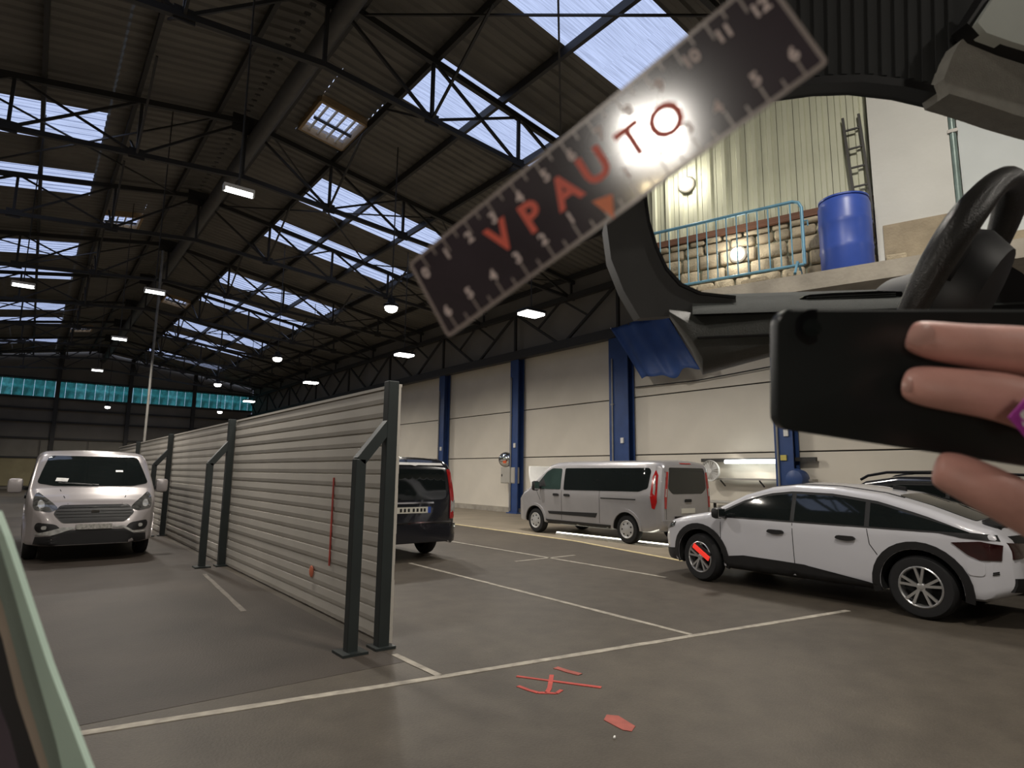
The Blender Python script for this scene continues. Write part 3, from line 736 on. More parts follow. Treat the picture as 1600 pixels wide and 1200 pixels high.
# ---- panel van / minibus (two of them)
VAN = dict(zt=[(-2.69, 1.72), (-2.66, 1.86), (-2.58, 1.93), (-2.4, 1.965), (.5, 1.965), (.9, 1.945), (1.15, 1.885), (1.35, 1.76), (1.95, 1.27), (2.2, 1.16), (2.42, 1.03), (2.54, .90), (2.61, .72), (2.65, .55)],
           hw=[(-2.69, .88), (-2.64, .93), (-2.5, .965), (-2.2, .985), (1.9, .985), (2.2, .95), (2.42, .87), (2.56, .74), (2.65, .60)],
           zb=[(-2.69, .42), (-2.3, .30), (2.3, .28), (2.65, .30)], belt=1.1, tum=.11, tum2=.06, rc=.13, crown=.03, bulge=.02, half=.985,
           axles=[-1.65, 1.65], rw=.335, ra=.40, rr=.21)
def van_common(v, glass):
    zt = VAN['zt']
    for sd, sg in (('left', -1), ('right', 1)):
        dw = v.decal('door_window', [(.62, 1.20), (.62, 1.75), (1.0, 1.76), (1.22, 1.66), (1.62, 1.27), (1.60, 1.20)], sd, glass[0], rnd=1)
        v.decal('quarter_glass', [(1.20, 1.27), (1.34, 1.50), (1.58, 1.27)], sd, M_BLACK, off=.009)
        v.decal('side_window', [(.50, 1.19), (.50, 1.76), (-2.30, 1.77), (-2.36, 1.70), (-2.30, 1.30), (-2.05, 1.22)], sd, glass[1], rnd=1)
        v.seam([(.565, 1.17), (.565, 1.80)], sd, .02, v.paint, 'window_pillar')
        v.seam([(-.82, 1.2), (-.82, 1.77)], sd, .02, M_BLACK, 'window_divider')
        v.decal('sliding_rail', [(-.85, 1.02), (-.85, 1.045), (-1.95, 1.05), (-1.95, 1.025)], sd, M_BLACK, .012)
        v.decal('rubbing_strip', [(1.05, .55), (1.10, .62), (-.72, .66), (-.66, .55)], sd, M_BLACK, .014)
        v.seam([(.57, .42), (.57, 1.18)], sd); v.seam([(-.80, .42), (-.80, 1.2)], sd); v.seam([(1.42, .9), (1.62, 1.2)], sd)
        for y in (.78, .36):
            h = v.decal('door_handle', [(y - .10, 1.03), (y + .10, 1.03), (y + .10, 1.09), (y - .10, 1.09)], sd, M_BLACK, .03, rnd=1)
        arch = lambda ay: [(ay + .47 * math.cos(t), .335 + .47 * math.sin(t)) for t in [math.pi * i / 14 for i in range(15)]] + [(ay + .405 * math.cos(t), .335 + .405 * math.sin(t)) for t in [math.pi * (14 - i) / 14 for i in range(15)]]
        for ay in VAN['axles']: v.decal('wheel_arch_lip', arch(ay), sd, v.paint, .022, quads=True)
        v.decal('sill', [(1.2, .30), (1.2, .40), (-1.2, .40), (-1.2, .30)], sd, M_BLACK, .01)
    v.decal('windscreen', [(-.86, 1.33), (-.80, 1.55), (-.72, 1.80), (-.66, 1.83), (.66, 1.83), (.72, 1.80), (.80, 1.55), (.86, 1.33), (.6, 1.28), (-.6, 1.28)], 'front', M_GLASS, rnd=1)
    # rear door
    rd = v.decal('rear_window', [(-.72, 1.30), (-.66, 1.78), (.66, 1.78), (.72, 1.30), (.55, 1.18), (-.55, 1.18)], 'rear', glass[1], rnd=1)
    v.seam([(-.80, .62), (-.80, 1.84)], 'rear'); v.seam([(.80, .62), (.80, 1.84)], 'rear')
    v.decal('rear_bumper', [(-.90, .42), (-.90, .60), (.90, .60), (.90, .42)], 'rear', v.paint, .05)
    v.decal('bumper_step', [(-.5, .6), (-.5, .68), (.5, .68), (.5, .6)], 'rear', M_BLACK, .03)
    v.decal('number_plate', [(-.26, .74), (-.26, .85), (.26, .85), (.26, .74)], 'rear', M_PLATE, .01)
    v.decal('door_handle', [(-.12, .99), (-.12, 1.06), (.12, 1.06), (.12, .99)], 'rear', M_BLACK, .025, rnd=1)
    v.decal('brake_lamp', [(-.2, 1.86), (-.2, 1.885), (.2, 1.885), (.2, 1.86)], 'rear', M_TAIL, .01)
    for sg in (-1, 1):
        t = v.decal('tail_lamp', [(sg * .80, .86), (sg * .79, 1.1), (sg * .71, 1.68), (sg * .77, 1.68), (sg * .855, 1.1), (sg * .86, .86)], 'rear', M_TAIL, .012)
        v.decal('lamp_lens', [(sg * .80, 1.12), (sg * .78, 1.30), (sg * .82, 1.30), (sg * .845, 1.12)], 'rear', M_CLEAR, .018, parent=t)
        sd = 'left' if sg < 0 else 'right'
        v.decal('tail_lamp', [(-2.49, .84), (-2.55, 1.0), (-2.55, 1.60), (-2.49, 1.72), (-2.41, 1.55), (-2.38, 1.1), (-2.42, .86)], sd, M_TAIL, .012)
        v.decal('lamp_lens', [(-2.50, 1.15), (-2.51, 1.3), (-2.50, 1.60), (-2.47, 1.58), (-2.45, 1.2)], sd, M_CLEAR, .018)
    # front
    g = v.decal('grille', [(-.60, .83), (-.50, .965), (.50, .965), (.60, .83), (.46, .67), (-.46, .67)], 'front', M_BLACK, .01, rnd=1)
    for z in (.76, .81, .86, .91):
        wz = interp([(.67, .44), (.83, .57), (.955, .48)], z)
        v.decal('grille_bar', [(-wz, z), (-wz, z + .012), (wz, z + .012), (wz, z)], 'front', pm('grille_bar', (.018, .018, .018), .4, .2), .02, parent=g)
    v.decal('grille_badge', [(-.06, .83), (-.06, .87), (.06, .87), (.06, .83)], 'front', M_CHROME, .026, parent=g, rnd=1)
    for sg in (-1, 1):
        h = v.decal('headlamp', [(sg * .52, .90), (sg * .60, .99), (sg * .84, 1.19), (sg * .885, 1.08), (sg * .87, .90), (sg * .66, .85)], 'front', M_HEAD, .010, rnd=1)
        v.decal('lamp_reflector', [(sg * .72, .92), (sg * .72, 1.0), (sg * .79, 1.06), (sg * .82, .98), (sg * .79, .91)], 'front', M_CLEAR, .016, parent=h, rnd=1)
        f = v.decal('fog_lamp_recess', [(sg * .46, .56), (sg * .54, .65), (sg * .80, .69), (sg * .83, .60), (sg * .78, .52), (sg * .56, .51)], 'front', M_BLACK, .01, rnd=1)
        v.decal('fog_lamp', [(sg * .66, .57), (sg * .66, .63), (sg * .73, .63), (sg * .73, .57)], 'front', M_CLEAR, .016, parent=f, rnd=1)
        v.decal('chrome_lip', [(sg * .80, .475), (sg * .80, .50), (sg * .60, .50), (sg * .44, .60), (sg * .28, .60), (sg * .28, .575), (sg * .42, .575), (sg * .58, .475)], 'front', M_CLEAR, .014)
        v.seam([(sg * .40, .98), (sg * .52, 1.22)], 'front', .012)
        b = v.decal('wiper', [(sg * .05, 1.285), (sg * .05, 1.30), (sg * .05 + .5, 1.33), (sg * .05 + .5, 1.32)], 'front', M_BLACK, .02)
    v.decal('intake_and_shade', [(-.82, .33), (-.80, .45), (-.60, .46), (-.44, .55), (.44, .55), (.60, .46), (.80, .45), (.82, .33), (.6, .31), (-.6, .31)], 'front', M_BLACK, .01)  # widened intake; its black also stands for the shadow by the tyres
    v.decal('number_plate', [(-.26, .555), (-.26, .64), (.26, .64), (.26, .555)], 'front', pm('worn_plate', (.22, .21, .19), .5, 0, .5, 30), .03)
    v.mirror(1.42, 1.22, mat=v.paint if v.paint is M_SILVER2 else M_BLACK, size=(.22, .12, .26))
    v.wheels('cap')

V1 = Vehicle('silver_van', VAN, (1.0, 13.05 + 2.65, 0), math.pi, 'silver van facing the viewer beside the fence on the left', 'van', M_SILVER2)
van_common(V1, (M_GLASS, M_GLASS))
V1.decal('dash_paper', [(.42, 1.35), (.40, 1.41), (.58, 1.42), (.60, 1.36)], 'front', M_WHITEP, .012)
V1.decal('screen_sticker', [(-.45, 1.53), (-.45, 1.565), (-.33, 1.565), (-.33, 1.53)], 'front', M_WHITEP, .012)
V2 = Vehicle('silver_minibus', VAN, (11.15 + .985, 11.47, 0), 0, 'silver minibus with raised bonnet parked along the white wall', 'van', M_SILVER)
van_common(V2, (M_GLASSL, M_GLASS))
hd = MB(); n = 10; vs = []
for i in range(n + 1):
    t = i / n; ycen = 1.98 + .30 * t - .10 * t * t; z = 1.24 + .62 * t - .05 * t * t
    for x in (-.80, -.66, -.3, 0, .3, .66, .80):
        xs = x * (1 - .10 * t * t); vs += [(xs, ycen - .04 * (1 - (x / .8) ** 2), z)]
    for x in (-.80, -.66, -.3, 0, .3, .66, .80):
        xs = x * (1 - .10 * t * t); vs += [(xs, ycen + .05 - .04 * (1 - (x / .8) ** 2), z + .01)]
f = []
for i in range(n):
    for side in (0, 7):
        for k in range(6):
            a = i * 14 + side + k; f.append((a, a + 1, a + 15, a + 14))
    for k in (0, 6): f.append((i * 14 + k, i * 14 + 14 + k, i * 14 + 21 + k, i * 14 + 7 + k))
for i in (0, n):
    for k in range(6): f.append((i * 14 + k, i * 14 + k + 1, i * 14 + k + 8, i * 14 + k + 7))
MB().add(vs, f).build('raised_bonnet', M_WHITEP, V2.root, smooth=50, label='raised pale bonnet')
MB().tube([(.55, 2.35, 1.05), (.5, 2.2, 1.72)], .012, 6).build('bonnet_prop', M_STEEL, V2.root)

# ---- black people carrier
MPV = dict(zt=[(-2.40, 1.55), (-2.37, 1.72), (-2.28, 1.84), (-2.1, 1.885), (.4, 1.88), (.8, 1.80), (1.6, 1.15), (2.1, 1.0), (2.3, .85), (2.38, .6)],
           hw=[(-2.40, .84), (-2.36, .90), (-2.2, .94), (-1.9, .955), (1.8, .955), (2.1, .88), (2.38, .6)], zb=[(-2.40, .32), (2.38, .28)], belt=1.05, tum=.12, tum2=.10, rc=.14, half=.955,
           axles=[-1.45, 1.55], rw=.335, ra=.40, rr=.21)
V3 = Vehicle('black_people_carrier', MPV, (5.62, 10.05 + 2.40, 0), 0, 'black people carrier seen from behind next to the fence post', 'van', M_BLACKP)
V3.decal('rear_window', [(-.70, 1.14), (-.64, 1.66), (.64, 1.66), (.70, 1.14), (.6, 1.10), (-.6, 1.10)], 'rear', M_GLASS, rnd=1)
for sg in (-1, 1):
    t = V3.decal('tail_lamp', [(sg * .70, 1.66), (sg * .78, 1.67), (sg * .90, 1.10), (sg * .90, .74), (sg * .79, .74), (sg * .79, 1.12)], 'rear', M_TAIL, .012)
    V3.decal('lamp_lens', [(sg * .80, .86), (sg * .80, 1.08), (sg * .895, 1.08), (sg * .895, .86)], 'rear', M_CLEAR, .02, parent=t)
    sd = 'left' if sg < 0 else 'right'
    V3.decal('tail_lamp', [(-2.30, 1.1), (-2.30, .76), (-2.22, .76), (-2.2, 1.1), (-2.24, 1.62)], sd, M_TAIL, .012)
    V3.decal('side_window', [(-2.1, 1.14), (-2.05, 1.60), (.6, 1.62), (1.2, 1.2), (1.1, 1.12)], sd, M_GLASS, rnd=1)
    V3.decal('bumper_reflector', [(sg * .70, .55), (sg * .70, .60), (sg * .84, .60), (sg * .84, .55)], 'rear', M_TAIL, .035)
    V3.decal('roof_rail', [(sg * .72, -1.9), (sg * .76, -1.9), (sg * .76, .3), (sg * .72, .3)], 'top', M_CHROME, .04)
V3.decal('spoiler', [(-.62, 1.72), (-.60, 1.765), (.60, 1.765), (.62, 1.72)], 'rear', M_WHITEP, .03)  # white here is the bright reflection along the roof edge, put into the colour
V3.decal('tailgate_trim', [(-.42, 1.03), (-.42, 1.06), (.42, 1.06), (.42, 1.03)], 'rear', M_CHROME, .02)
V3.decal('number_plate', [(-.36, .86), (-.36, .97), (.36, .97), (.36, .86)], 'rear', M_PLATE, .012)
V3.decal('plate_band', [(.30, .86), (.30, .97), (.36, .97), (.36, .86)], 'rear', pm('plate_blue', (.03, .08, .4), .5), .016)
for x0 in (-.28, -.20, -.12, -.02, .06, .14, .21):
    V3.decal('plate_character', [(x0, .885), (x0, .945), (x0 + .04, .945), (x0 + .04, .885)], 'rear', M_BLACK, .018)
V3.decal('rear_bumper', [(-.90, .34), (-.92, .66), (.92, .66), (.90, .34)], 'rear', M_BLACKP, .06)
V3.decal('bumper_strip', [(-.8, .68), (-.8, .70), (.8, .70), (.8, .68)], 'rear', M_CHROME, .03)
V3.seam([(-.76, .70), (-.76, 1.1)], 'rear'); V3.seam([(.76, .70), (.76, 1.1)], 'rear')
V3.wheels('cap')

# ---- white fastback car
CAR = dict(zt=[(-2.42, .62), (-2.40, .86), (-2.34, .98), (-2.22, 1.085), (-2.10, 1.12), (-1.6, 1.30), (-1.1, 1.44), (-.55, 1.515), (.0, 1.53), (.35, 1.49), (.75, 1.37), (1.32, 1.09), (1.75, 1.015), (2.1, .93), (2.28, .82), (2.36, .66), (2.40, .5)],
           hw=[(-2.42, .66), (-2.36, .78), (-2.2, .87), (-1.9, .91), (-1.3, .925), (1.4, .915), (1.9, .885), (2.15, .80), (2.32, .66), (2.40, .5)],
           zb=[(-2.42, .42), (-2.1, .28), (1.9, .24), (2.40, .26)], belt=.98, tum=.30, tum2=.1, rc=[(-2.4, .1), (-1.2, .10), (0, .11), (1.2, .10), (2.4, .12)], crown=.035, bulge=.05, half=.92,
           axles=[-1.51, 1.51], rw=.36, ra=.425, rr=.235)
V4 = Vehicle('white_car', CAR, (8.22 + .92, 4.28, 0), math.radians(-1.5), 'white fastback car with dark wheel arches on the right', 'car', M_WHITE)
def car_glass(v, zt, sd, belt, segs, inset, mat, mat2):
    top = lambda y: interp(zt, y) - inset
    full = [(segs[0], belt)] + [(y, max(belt + .01, top(y))) for y in np.linspace(segs[0], segs[-1], 24)] + [(segs[-1], belt)]
    band = v.decal('window_surround', full[::-1], sd, M_BLACK, .005, res=.06)
    for a, b in zip(segs, segs[1:]):
        a2, b2 = a + .03, b - .03
        p = [(a2, belt + .02)] + [(y, max(belt + .03, top(y) - .035)) for y in np.linspace(a2, b2, 10)] + [(b2, belt + .02)]
        v.decal('side_window', p[::-1], sd, mat, .010, res=.06)
def cladding(v, sd):
    A = CAR['axles']; zr = CAR['rw']
    for ay in A:
        pts = [(ay + .515 * math.cos(t), zr + .515 * math.sin(t)) for t in [math.pi * (i / 18 * 1.14 - .07) for i in range(19)]]
        inn = [(ay + .43 * math.cos(t), zr + .43 * math.sin(t)) for t in [math.pi * ((18 - i) / 18 * 1.14 - .07) for i in range(19)]]
        v.decal('arch_cladding', pts + inn, sd, M_BLACK, .016, res=.12, quads=True)
    v.decal('sill_cladding', [(1.06, .27), (1.04, .43), (.75, .47), (.2, .46), (-.15, .45), (-.55, .37), (-1.06, .33), (-1.06, .28)], sd, M_BLACK, .018)
for sd in ('left', 'right'):
    car_glass(V4, CAR['zt'], sd, .99, [-2.06, -.98, -.02, 1.14], .125, M_GLASS, None)
    cladding(V4, sd)
    V4.seam([(1.12, .45), (1.10, .98)], sd); V4.seam([(-.02, .45), (-.02, .98)], sd); V4.seam([(-.98, .98), (-1.0, .80), (-1.08, .68)], sd)
    for y in (.22, -.72): V4.decal('door_handle', [(y - .13, .84), (y - .10, .875), (y + .10, .875), (y + .13, .84), (y + .05, .815), (y - .05, .815)], sd, M_BLACK, .03, rnd=1)
    V4.decal('tail_lamp', [(-2.28, .74), (-2.30, .90), (-2.12, .93), (-1.86, .90), (-2.0, .78), (-2.10, .73)], sd, M_TAILD, .012)
    V4.decal('tail_pillar_panel', [(-1.75, .99), (-2.0, 1.02), (-2.25, 1.0), (-2.28, .94), (-1.95, .955)], sd, M_BLACK, .007)
    V4.decal('headlamp', [(2.0, .80), (1.98, .86), (2.18, .84), (2.28, .76), (2.22, .73)], sd, M_HEAD, .01)
    V4.decal('front_bumper_cladding', [(2.02, .27), (2.02, .45), (2.34, .42), (2.34, .27)], sd, M_BLACK, .014)
V4.decal('rear_window', [(-.52, -1.22), (-.60, -1.9), (-.60, -2.02), (.60, -2.02), (.60, -1.9), (.52, -1.22)], 'top', M_GLASS, .006, rnd=1)
V4.decal('spoiler', [(-.62, -2.06), (-.62, -2.22), (.62, -2.22), (.62, -2.06)], 'top', M_BLACK, .03, rnd=1)
V4.decal('windscreen', [(-.56, .48), (-.66, 1.24), (.66, 1.24), (.56, .48)], 'top', M_GLASS, .006, rnd=1)
V4.decal('tailgate_panel', [(-.62, .80), (-.62, .98), (.62, .98), (.62, .80)], 'rear', M_BLACK, .01)
for sg in (-1, 1): V4.decal('tail_lamp', [(sg * .40, .78), (sg * .40, .90), (sg * .76, .92), (sg * .76, .76)], 'rear', M_TAILD, .016)
V4.decal('rear_bumper_cladding', [(-.74, .42), (-.74, .56), (.74, .56), (.74, .42)], 'rear', M_BLACK, .02)
V4.decal('number_plate', [(-.26, .60), (-.26, .71), (.26, .71), (.26, .60)], 'rear', M_PLATE, .01)
V4.decal('fuel_flap', [(-1.98, .56), (-1.98, .72), (-2.14, .72), (-2.14, .56)], 'left', M_WHITE, .008, rnd=1)
bd = V4.decal('badge_stroke', [(-2.20, .60), (-2.20, .612), (-2.25, .625), (-2.25, .613)], 'left', M_BLACK, .01)
V4.decal('badge_stroke', [(-2.20, .58), (-2.20, .592), (-2.25, .605), (-2.25, .593)], 'left', M_BLACK, .01)
V4.decal('antenna_fin', [(-.02, -.95), (-.02, -1.1), (.02, -1.1), (.02, -.95)], 'top', M_BLACK, .05)
for sx in (-1, 1):
    V4.decal('roof_trim', [(sx * .56, 1.0), (sx * .60, 1.0), (sx * .585, -1.3), (sx * .55, -1.3)], 'top', M_BLACK, .006)
V4.mirror(1.02, 1.0, mat=M_BLACK, size=(.2, .13, .16))
V4.wheels('alloy', tyre_w=.215, steer=-.15)
# red reflection on the front wheel, built as a self-glowing plate
rt = MB().box((-.014, -.0, .09), (.02, .36, .075), bev=.006)
fw = [o for o in V4.root.children if o.name.startswith('wheel') and o.location.y > 0 and o.location.x < 0][0]
tg = rt.build('wheel_reflection', pm('glowing_red_reflection', (.75, .03, .02), .4, 0, .1, 9, emit=(1, .05, .03), estr=.5), fw, label='bright red tag on the wheel')
tg.rotation_euler = (.5, 0, 0)
tb = MB().box((-.012, -.02, .16), (.02, .32, .045), bev=.005).build('wheel_tag_strap', M_BLACK, fw); tb.rotation_euler = (.5, 0, 0)

# ---- black estate car behind the white car
SUV = dict(zt=[(-2.25, .8), (-2.2, 1.1), (-2.05, 1.40), (-1.8, 1.53), (-1.0, 1.60), (-.2, 1.60), (.3, 1.52), (1.15, 1.05), (1.7, .97), (2.05, .85), (2.2, .6)],
           hw=[(-2.25, .7), (-2.0, .87), (-1.5, .9), (1.5, .9), (1.9, .82), (2.2, .55)], zb=[(-2.25, .4), (-1.9, .28), (2.2, .28)], belt=.98, tum=.25, rc=.12, half=.9, axles=[-1.35, 1.3], rw=.34, ra=.40, rr=.22)
V5 = Vehicle('black_estate_car', SUV, (11.9, 4.2, 0), 0, 'black car with roof rails half hidden behind the white car', 'car', M_BLACKP)
for sd, sg in (('left', -1), ('right', 1)):
    car_glass(V5, SUV['zt'], sd, 1.0, [-2.0, -.9, .1, 1.0], .13, M_GLASS, None)
    rp = []
    MB().tube([(sg * .60, -1.75, 1.55), (sg * .60, -1.55, 1.61), (sg * .60, -.8, 1.64), (sg * .60, 0, 1.63), (sg * .60, .3, 1.575), (sg * .60, .42, 1.51)], .022, 8).build('roof_rail', M_BLACKP, V5.root, smooth=40)
V5.decal('windscreen', [(-.56, .42), (-.66, 1.1), (.66, 1.1), (.56, .42)], 'top', M_GLASS, .006, rnd=1)
V5.decal('rear_window', [(-.55, 1.12), (-.50, 1.42), (.50, 1.42), (.55, 1.12)], 'rear', M_GLASS, .006, rnd=1)
V5.root.scale = (1, 1, 1.04)
V5.mirror(.95, 1.0); V5.wheels('alloy')

# ================================================================== THINGS ALONG THE RIGHT WALL
led = empty('floor_light_strip', (11.50, 10.7, 0), rz=math.radians(3), label='bright light strip lying on the floor beneath the silver minibus', cat='light strip')
MB().box((0, 0, .02), (.09, 3.6, .04)).build('housing', M_WHITEP, led)
MB().box((0, 0, .05), (.065, 3.56, .02)).build('diffuser', M_LED, led)

wl = empty('wall_tube_lamp', (15.72, 9.2, 2.03), label='long lit tube lamp on the wall above the workbench', cat='lamp')
MB().box((.1, 0, .03), (.1, 3.4, .1)).build('mounting_rail', M_STEEL, wl)
MB().tube([(0, -.86, -.02), (0, .86, -.02)], .055, 12).build('tube', M_TUBE, wl, smooth=40)
ll = light(wl, 'r', 1.7, 5, z=-.1, sy=.08); ll.rotation_euler = (0, math.radians(-30), math.pi / 2)
ta = empty('blue_tarpaulin', (15.30, 12.3, 0), label='large blue tarpaulin hanging below the girder', cat='tarpaulin')
v = []; f = []; NX, NZ = 28, 14
c00, c10, c11, c01 = (14.05, 6.62), (11.6, 6.62), (10.5, 4.72), (12.75, 4.66)
for j in range(NZ + 1):
    for i in range(NX + 1):
        s_, t_ = i / NX, j / NZ
        y = (c00[0] * (1 - s_) + c10[0] * s_) * (1 - t_) + (c01[0] * (1 - s_) + c11[0] * s_) * t_
        z = (c00[1] * (1 - s_) + c10[1] * s_) * (1 - t_) + (c01[1] * (1 - s_) + c11[1] * s_) * t_
        z += t_ * (.08 * math.sin(s_ * 9) + .05 * math.sin(s_ * 17 + 1)); x = .07 * math.sin(s_ * 11 + t_ * 2) + .03 * math.sin(s_ * 23)
        v.append((x, y - 12.3, z))
for j in range(NZ):
    for i in range(NX): a = j * (NX + 1) + i; f.append((a, a + 1, a + NX + 2, a + NX + 1))
bm_ = MB().add(v, f).build('cloth', pm('blue_tarpaulin', (.035, .085, .27), .5, 0, .15, 2, .1), ta, smooth=60)
sm = bm_.modifiers.new('thick', 'SOLIDIFY'); sm.thickness = .01
for y in (14.0, 13.2, 12.4, 11.65):
    MB().bar((0, y - 12.3, 6.6), (.3, y - 12.3, 6.68), .02).build('added_cord', M_CABLE, ta)  # cords added to tie the hanging cloth to the girder
    MB().lathe((0, y - 12.3, 6.6), (1, 0, 0), [(.035, -.02), (.035, .02)], 10).build('eyelet', M_CHROME, ta)

cm = empty('convex_mirror', (15.6, 20.25, 2.18), label='round convex traffic mirror on the blue column', cat='mirror')
MB().lathe((0, 0, 0), (-.8, -.6, 0), [(.30, -.06), (.31, 0), (.285, .02)], 28).build('rim', pm('mirror_rim', (.10, .09, .08), .5), cm, smooth=40)
MB().lathe((0, 0, 0), (-.8, -.6, 0), [(.285, .015), (.26, .05), (.2, .085), (.12, .11), (.04, .122), (.005, .123)], 28).build('mirror_dome', M_CHROME, cm, smooth=60)
MB().bar((0, 0, 0), (.3, .0, -.1), .05).build('bracket', M_STEEL, cm)
MB().prism([(-.115, -.19, -.16), (-.20, -.10, -.16), (-.21, -.08, -.06), (-.12, -.19, -.06)], (-.02, -.015, 0)).build('orange_reflection', pm('orange_reflection', (.75, .12, .03), .5), cm)  # orange reflection in the mirror, painted on as a flat patch
eb = empty('switch_cabinet', (15.72, 20.1, 1.2), label='pale grey switch cabinet below the convex mirror', cat='cabinet')
MB().box((0, 0, .33), (.25, .95, .66), bev=.02).build('case', M_GREYBOX, eb)
MB().box((-.13, 0, .33), (.02, .88, .6), bev=.006).build('door', M_GREYBOX, eb)
MB().box((-.15, .36, .33), (.02, .04, .1), bev=.005).build('latch', M_BLACK, eb)

fan = empty('wall_fan', (15.55, 10.45, 1.75), label='round pale wall fan beside the minibus tail', cat='fan')
MB().lathe((0, 0, 0), (-1, 0, 0), [(.30, -.04), (.31, 0), (.30, .04), (.28, .02), (.28, -.02)], 28).build('cage_ring', M_WHITEP, fan, smooth=40)
for k in range(10):
    t = math.pi * k / 10
    MB().bar((-.03, .29 * math.cos(t), .29 * math.sin(t)), (-.03, -.29 * math.cos(t), -.29 * math.sin(t)), .012).build('cage_wire', M_WHITEP, fan)
for k in range(4):
    t = math.pi * k / 2
    MB().prism([(0, .05 * math.cos(t), .05 * math.sin(t)), (.02, .25 * math.cos(t - .3), .25 * math.sin(t - .3)), (.0, .25 * math.cos(t + .4), .25 * math.sin(t + .4))], (.008, 0, 0)).build('blade', M_GREYBOX, fan)
MB().lathe((0, 0, 0), (1, 0, 0), [(.07, -.04), (.07, .2)], 14).build('motor', M_WHITEP, fan)
MB().bar((.2, 0, 0), (.42, 0, -.1), .06).build('bracket', M_WHITEP, fan)

bn = empty('workbench', (15.5, 9.0, 0), label='long workbench against the wall behind the white car', cat='workbench')
MB().box((0, 0, .88), (.7, 3.2, .05), bev=.01).build('worktop', M_GREYBOX, bn)
for y in (-1.5, 1.5):
    for x in (-.3, .3): MB().box((x, y, .43), (.06, .06, .86)).build('leg', M_STEEL, bn)
MB().box((0, 0, .25), (.6, 3.0, .03)).build('lower_shelf', M_STEEL, bn)
sh = empty('wall_shelf', (15.78, 9.0, 1.52), label='grey shelf board on the wall below the tube lamp', cat='shelf')
MB().box((0, 0, 0), (.3, 2.9, .05)).build('board', M_GREYBOX, sh)
for y in (-1.2, 0, 1.2): MB().bar((.12, y, -.2), (-.12, y, -.03), .03).build('bracket', M_STEEL, sh)
bx = empty('blue_bin', (15.4, 8.55, .905), label='small blue parts bin on the workbench', cat='bin')
MB().add([(-.12, -.2, 0), (.12, -.2, 0), (.12, .2, 0), (-.12, .2, 0), (-.15, -.24, .2), (.15, -.24, .2), (.15, .24, .2), (-.15, .24, .2), (-.13, -.22, .2), (.13, -.22, .2), (.13, .22, .2), (-.13, .22, .2), (-.1, -.18, .02), (.1, -.18, .02), (.1, .18, .02), (-.1, .18, .02)],
    [(0, 3, 2, 1), (0, 1, 5, 4), (1, 2, 6, 5), (2, 3, 7, 6), (3, 0, 4, 7), (4, 5, 9, 8), (5, 6, 10, 9), (6, 7, 11, 10), (7, 4, 8, 11), (8, 9, 13, 12), (9, 10, 14, 13), (10, 11, 15, 14), (11, 8, 12, 15), (12, 13, 14, 15)]).build('tub', M_BARREL, bx)
MB().box((-.135, 0, .1), (.02, .12, .06)).build('label_holder', M_WHITEP, bx)
cb = MB().tube([(15.9, 13.5, 4.55), (15.88, 11, 4.50), (15.88, 8.6, 4.62), (15.88, 5, 4.9), (15.9, 1, 5.2)], .02, 6).build('wall_cable', M_CABLE, label='thin black cable sagging across the upper white wall', cat='cable')

# ================================================================== WALL SEEN THROUGH THE WINDSCREEN, ON AN ADDED RAISED GALLERY
GU = Vector((.28, -.96, 0)).normalized(); GV = Vector((.96, .28, 0)).normalized(); GB = Vector((7.795, 3.38, 0)); GZ = 3.98
rzg = math.atan2(GU.y, GU.x)
ga = empty('gallery', (GB.x, GB.y, GZ), rzg, kind='structure')   # local x along the wall, -y towards ... see sign below
sy = 1.0 if Matrix.Rotation(rzg, 3, 'Z') @ Vector((0, 1, 0)) @ GV > 0 else -1.0
def G(u, v_, z): return (u, v_ * sy, z)
ga.name = 'wall_gallery'
def gbox(u0, u1, v0, v1, z0, z1, bev=0): return MB().box(((u0 + u1) / 2, (v0 + v1) / 2 * sy, (z0 + z1) / 2), (u1 - u0, v1 - v0, z1 - z0), bev=bev)
gbox(-1.95, 4.6, -.80, .35, -.2, 0).build('slab', M_CONC, ga)  # raised slab added to hold up the things beyond the windscreen
gbox(-2.45, 4.6, .06, .3, 0, 3.6).build('backing_wall', M_CLAD, ga)
# vertical cladding sheets
cm_ = MB()
cm_.add([(x, y * sy, z) for z in (0, 2.55) for x, y in ((0, 0), (.07, 0), (.085, -.03), (.135, -.03), (.15, 0), (.205, 0), (.205, .03), (0, .03))],
        [(i, (i + 1) % 8, 8 + (i + 1) % 8, 8 + i) for i in range(8)] + [tuple(range(8)), tuple(range(8, 16))])
CLM = cm_.mesh('cladding_sheet', M_CLAD)
i = 0; u = -2.44
while u < .52:
    link('cladding_sheet', CLM, ga, (u, .0, 1.03)); u += .212
beam('base_rail', G(-2.45, -.03, 1.04), G(.56, -.03, 1.04), .07, .09, M_RUST, ga)
# rubble plinth, stone by stone
row = 0; z = 0.0
while z < .95:
    hgt = random.uniform(.14, .22); u = -2.45 + random.uniform(-.1, 0)
    while u < .5:
        l = random.uniform(.18, .42)
        s_ = gbox(u + .012, min(u + l, .54) - .012, -.05 + random.uniform(-.02, .03), .06, z + .012, min(z + hgt, 1.0) - .008, bev=.03)
        s_.build('stone', M_STONE if random.random() < .6 else M_BROWN, ga, smooth=50); u += l
    z += hgt
gbox(.55, 1.34, -.18, .3, 0, 3.6).build('pier', M_RENDER, ga)
gbox(.62, 1.34, -.20, -.17, .12, .62).build('pier_patch', M_BROWN, ga)
gbox(.55, 1.36, -.24, .0, 0, .1).build('pier_base', M_RENDER, ga)
gbox(1.42, 4.6, -.10, .3, 0, 3.6).build('white_panel', pm('cool_white_wall', (.62, .66, .66), .7, 0, .04, 2), ga)
gbox(1.42, 4.6, -.13, -.09, 0, .3).build('lower_band', M_BROWN, ga)
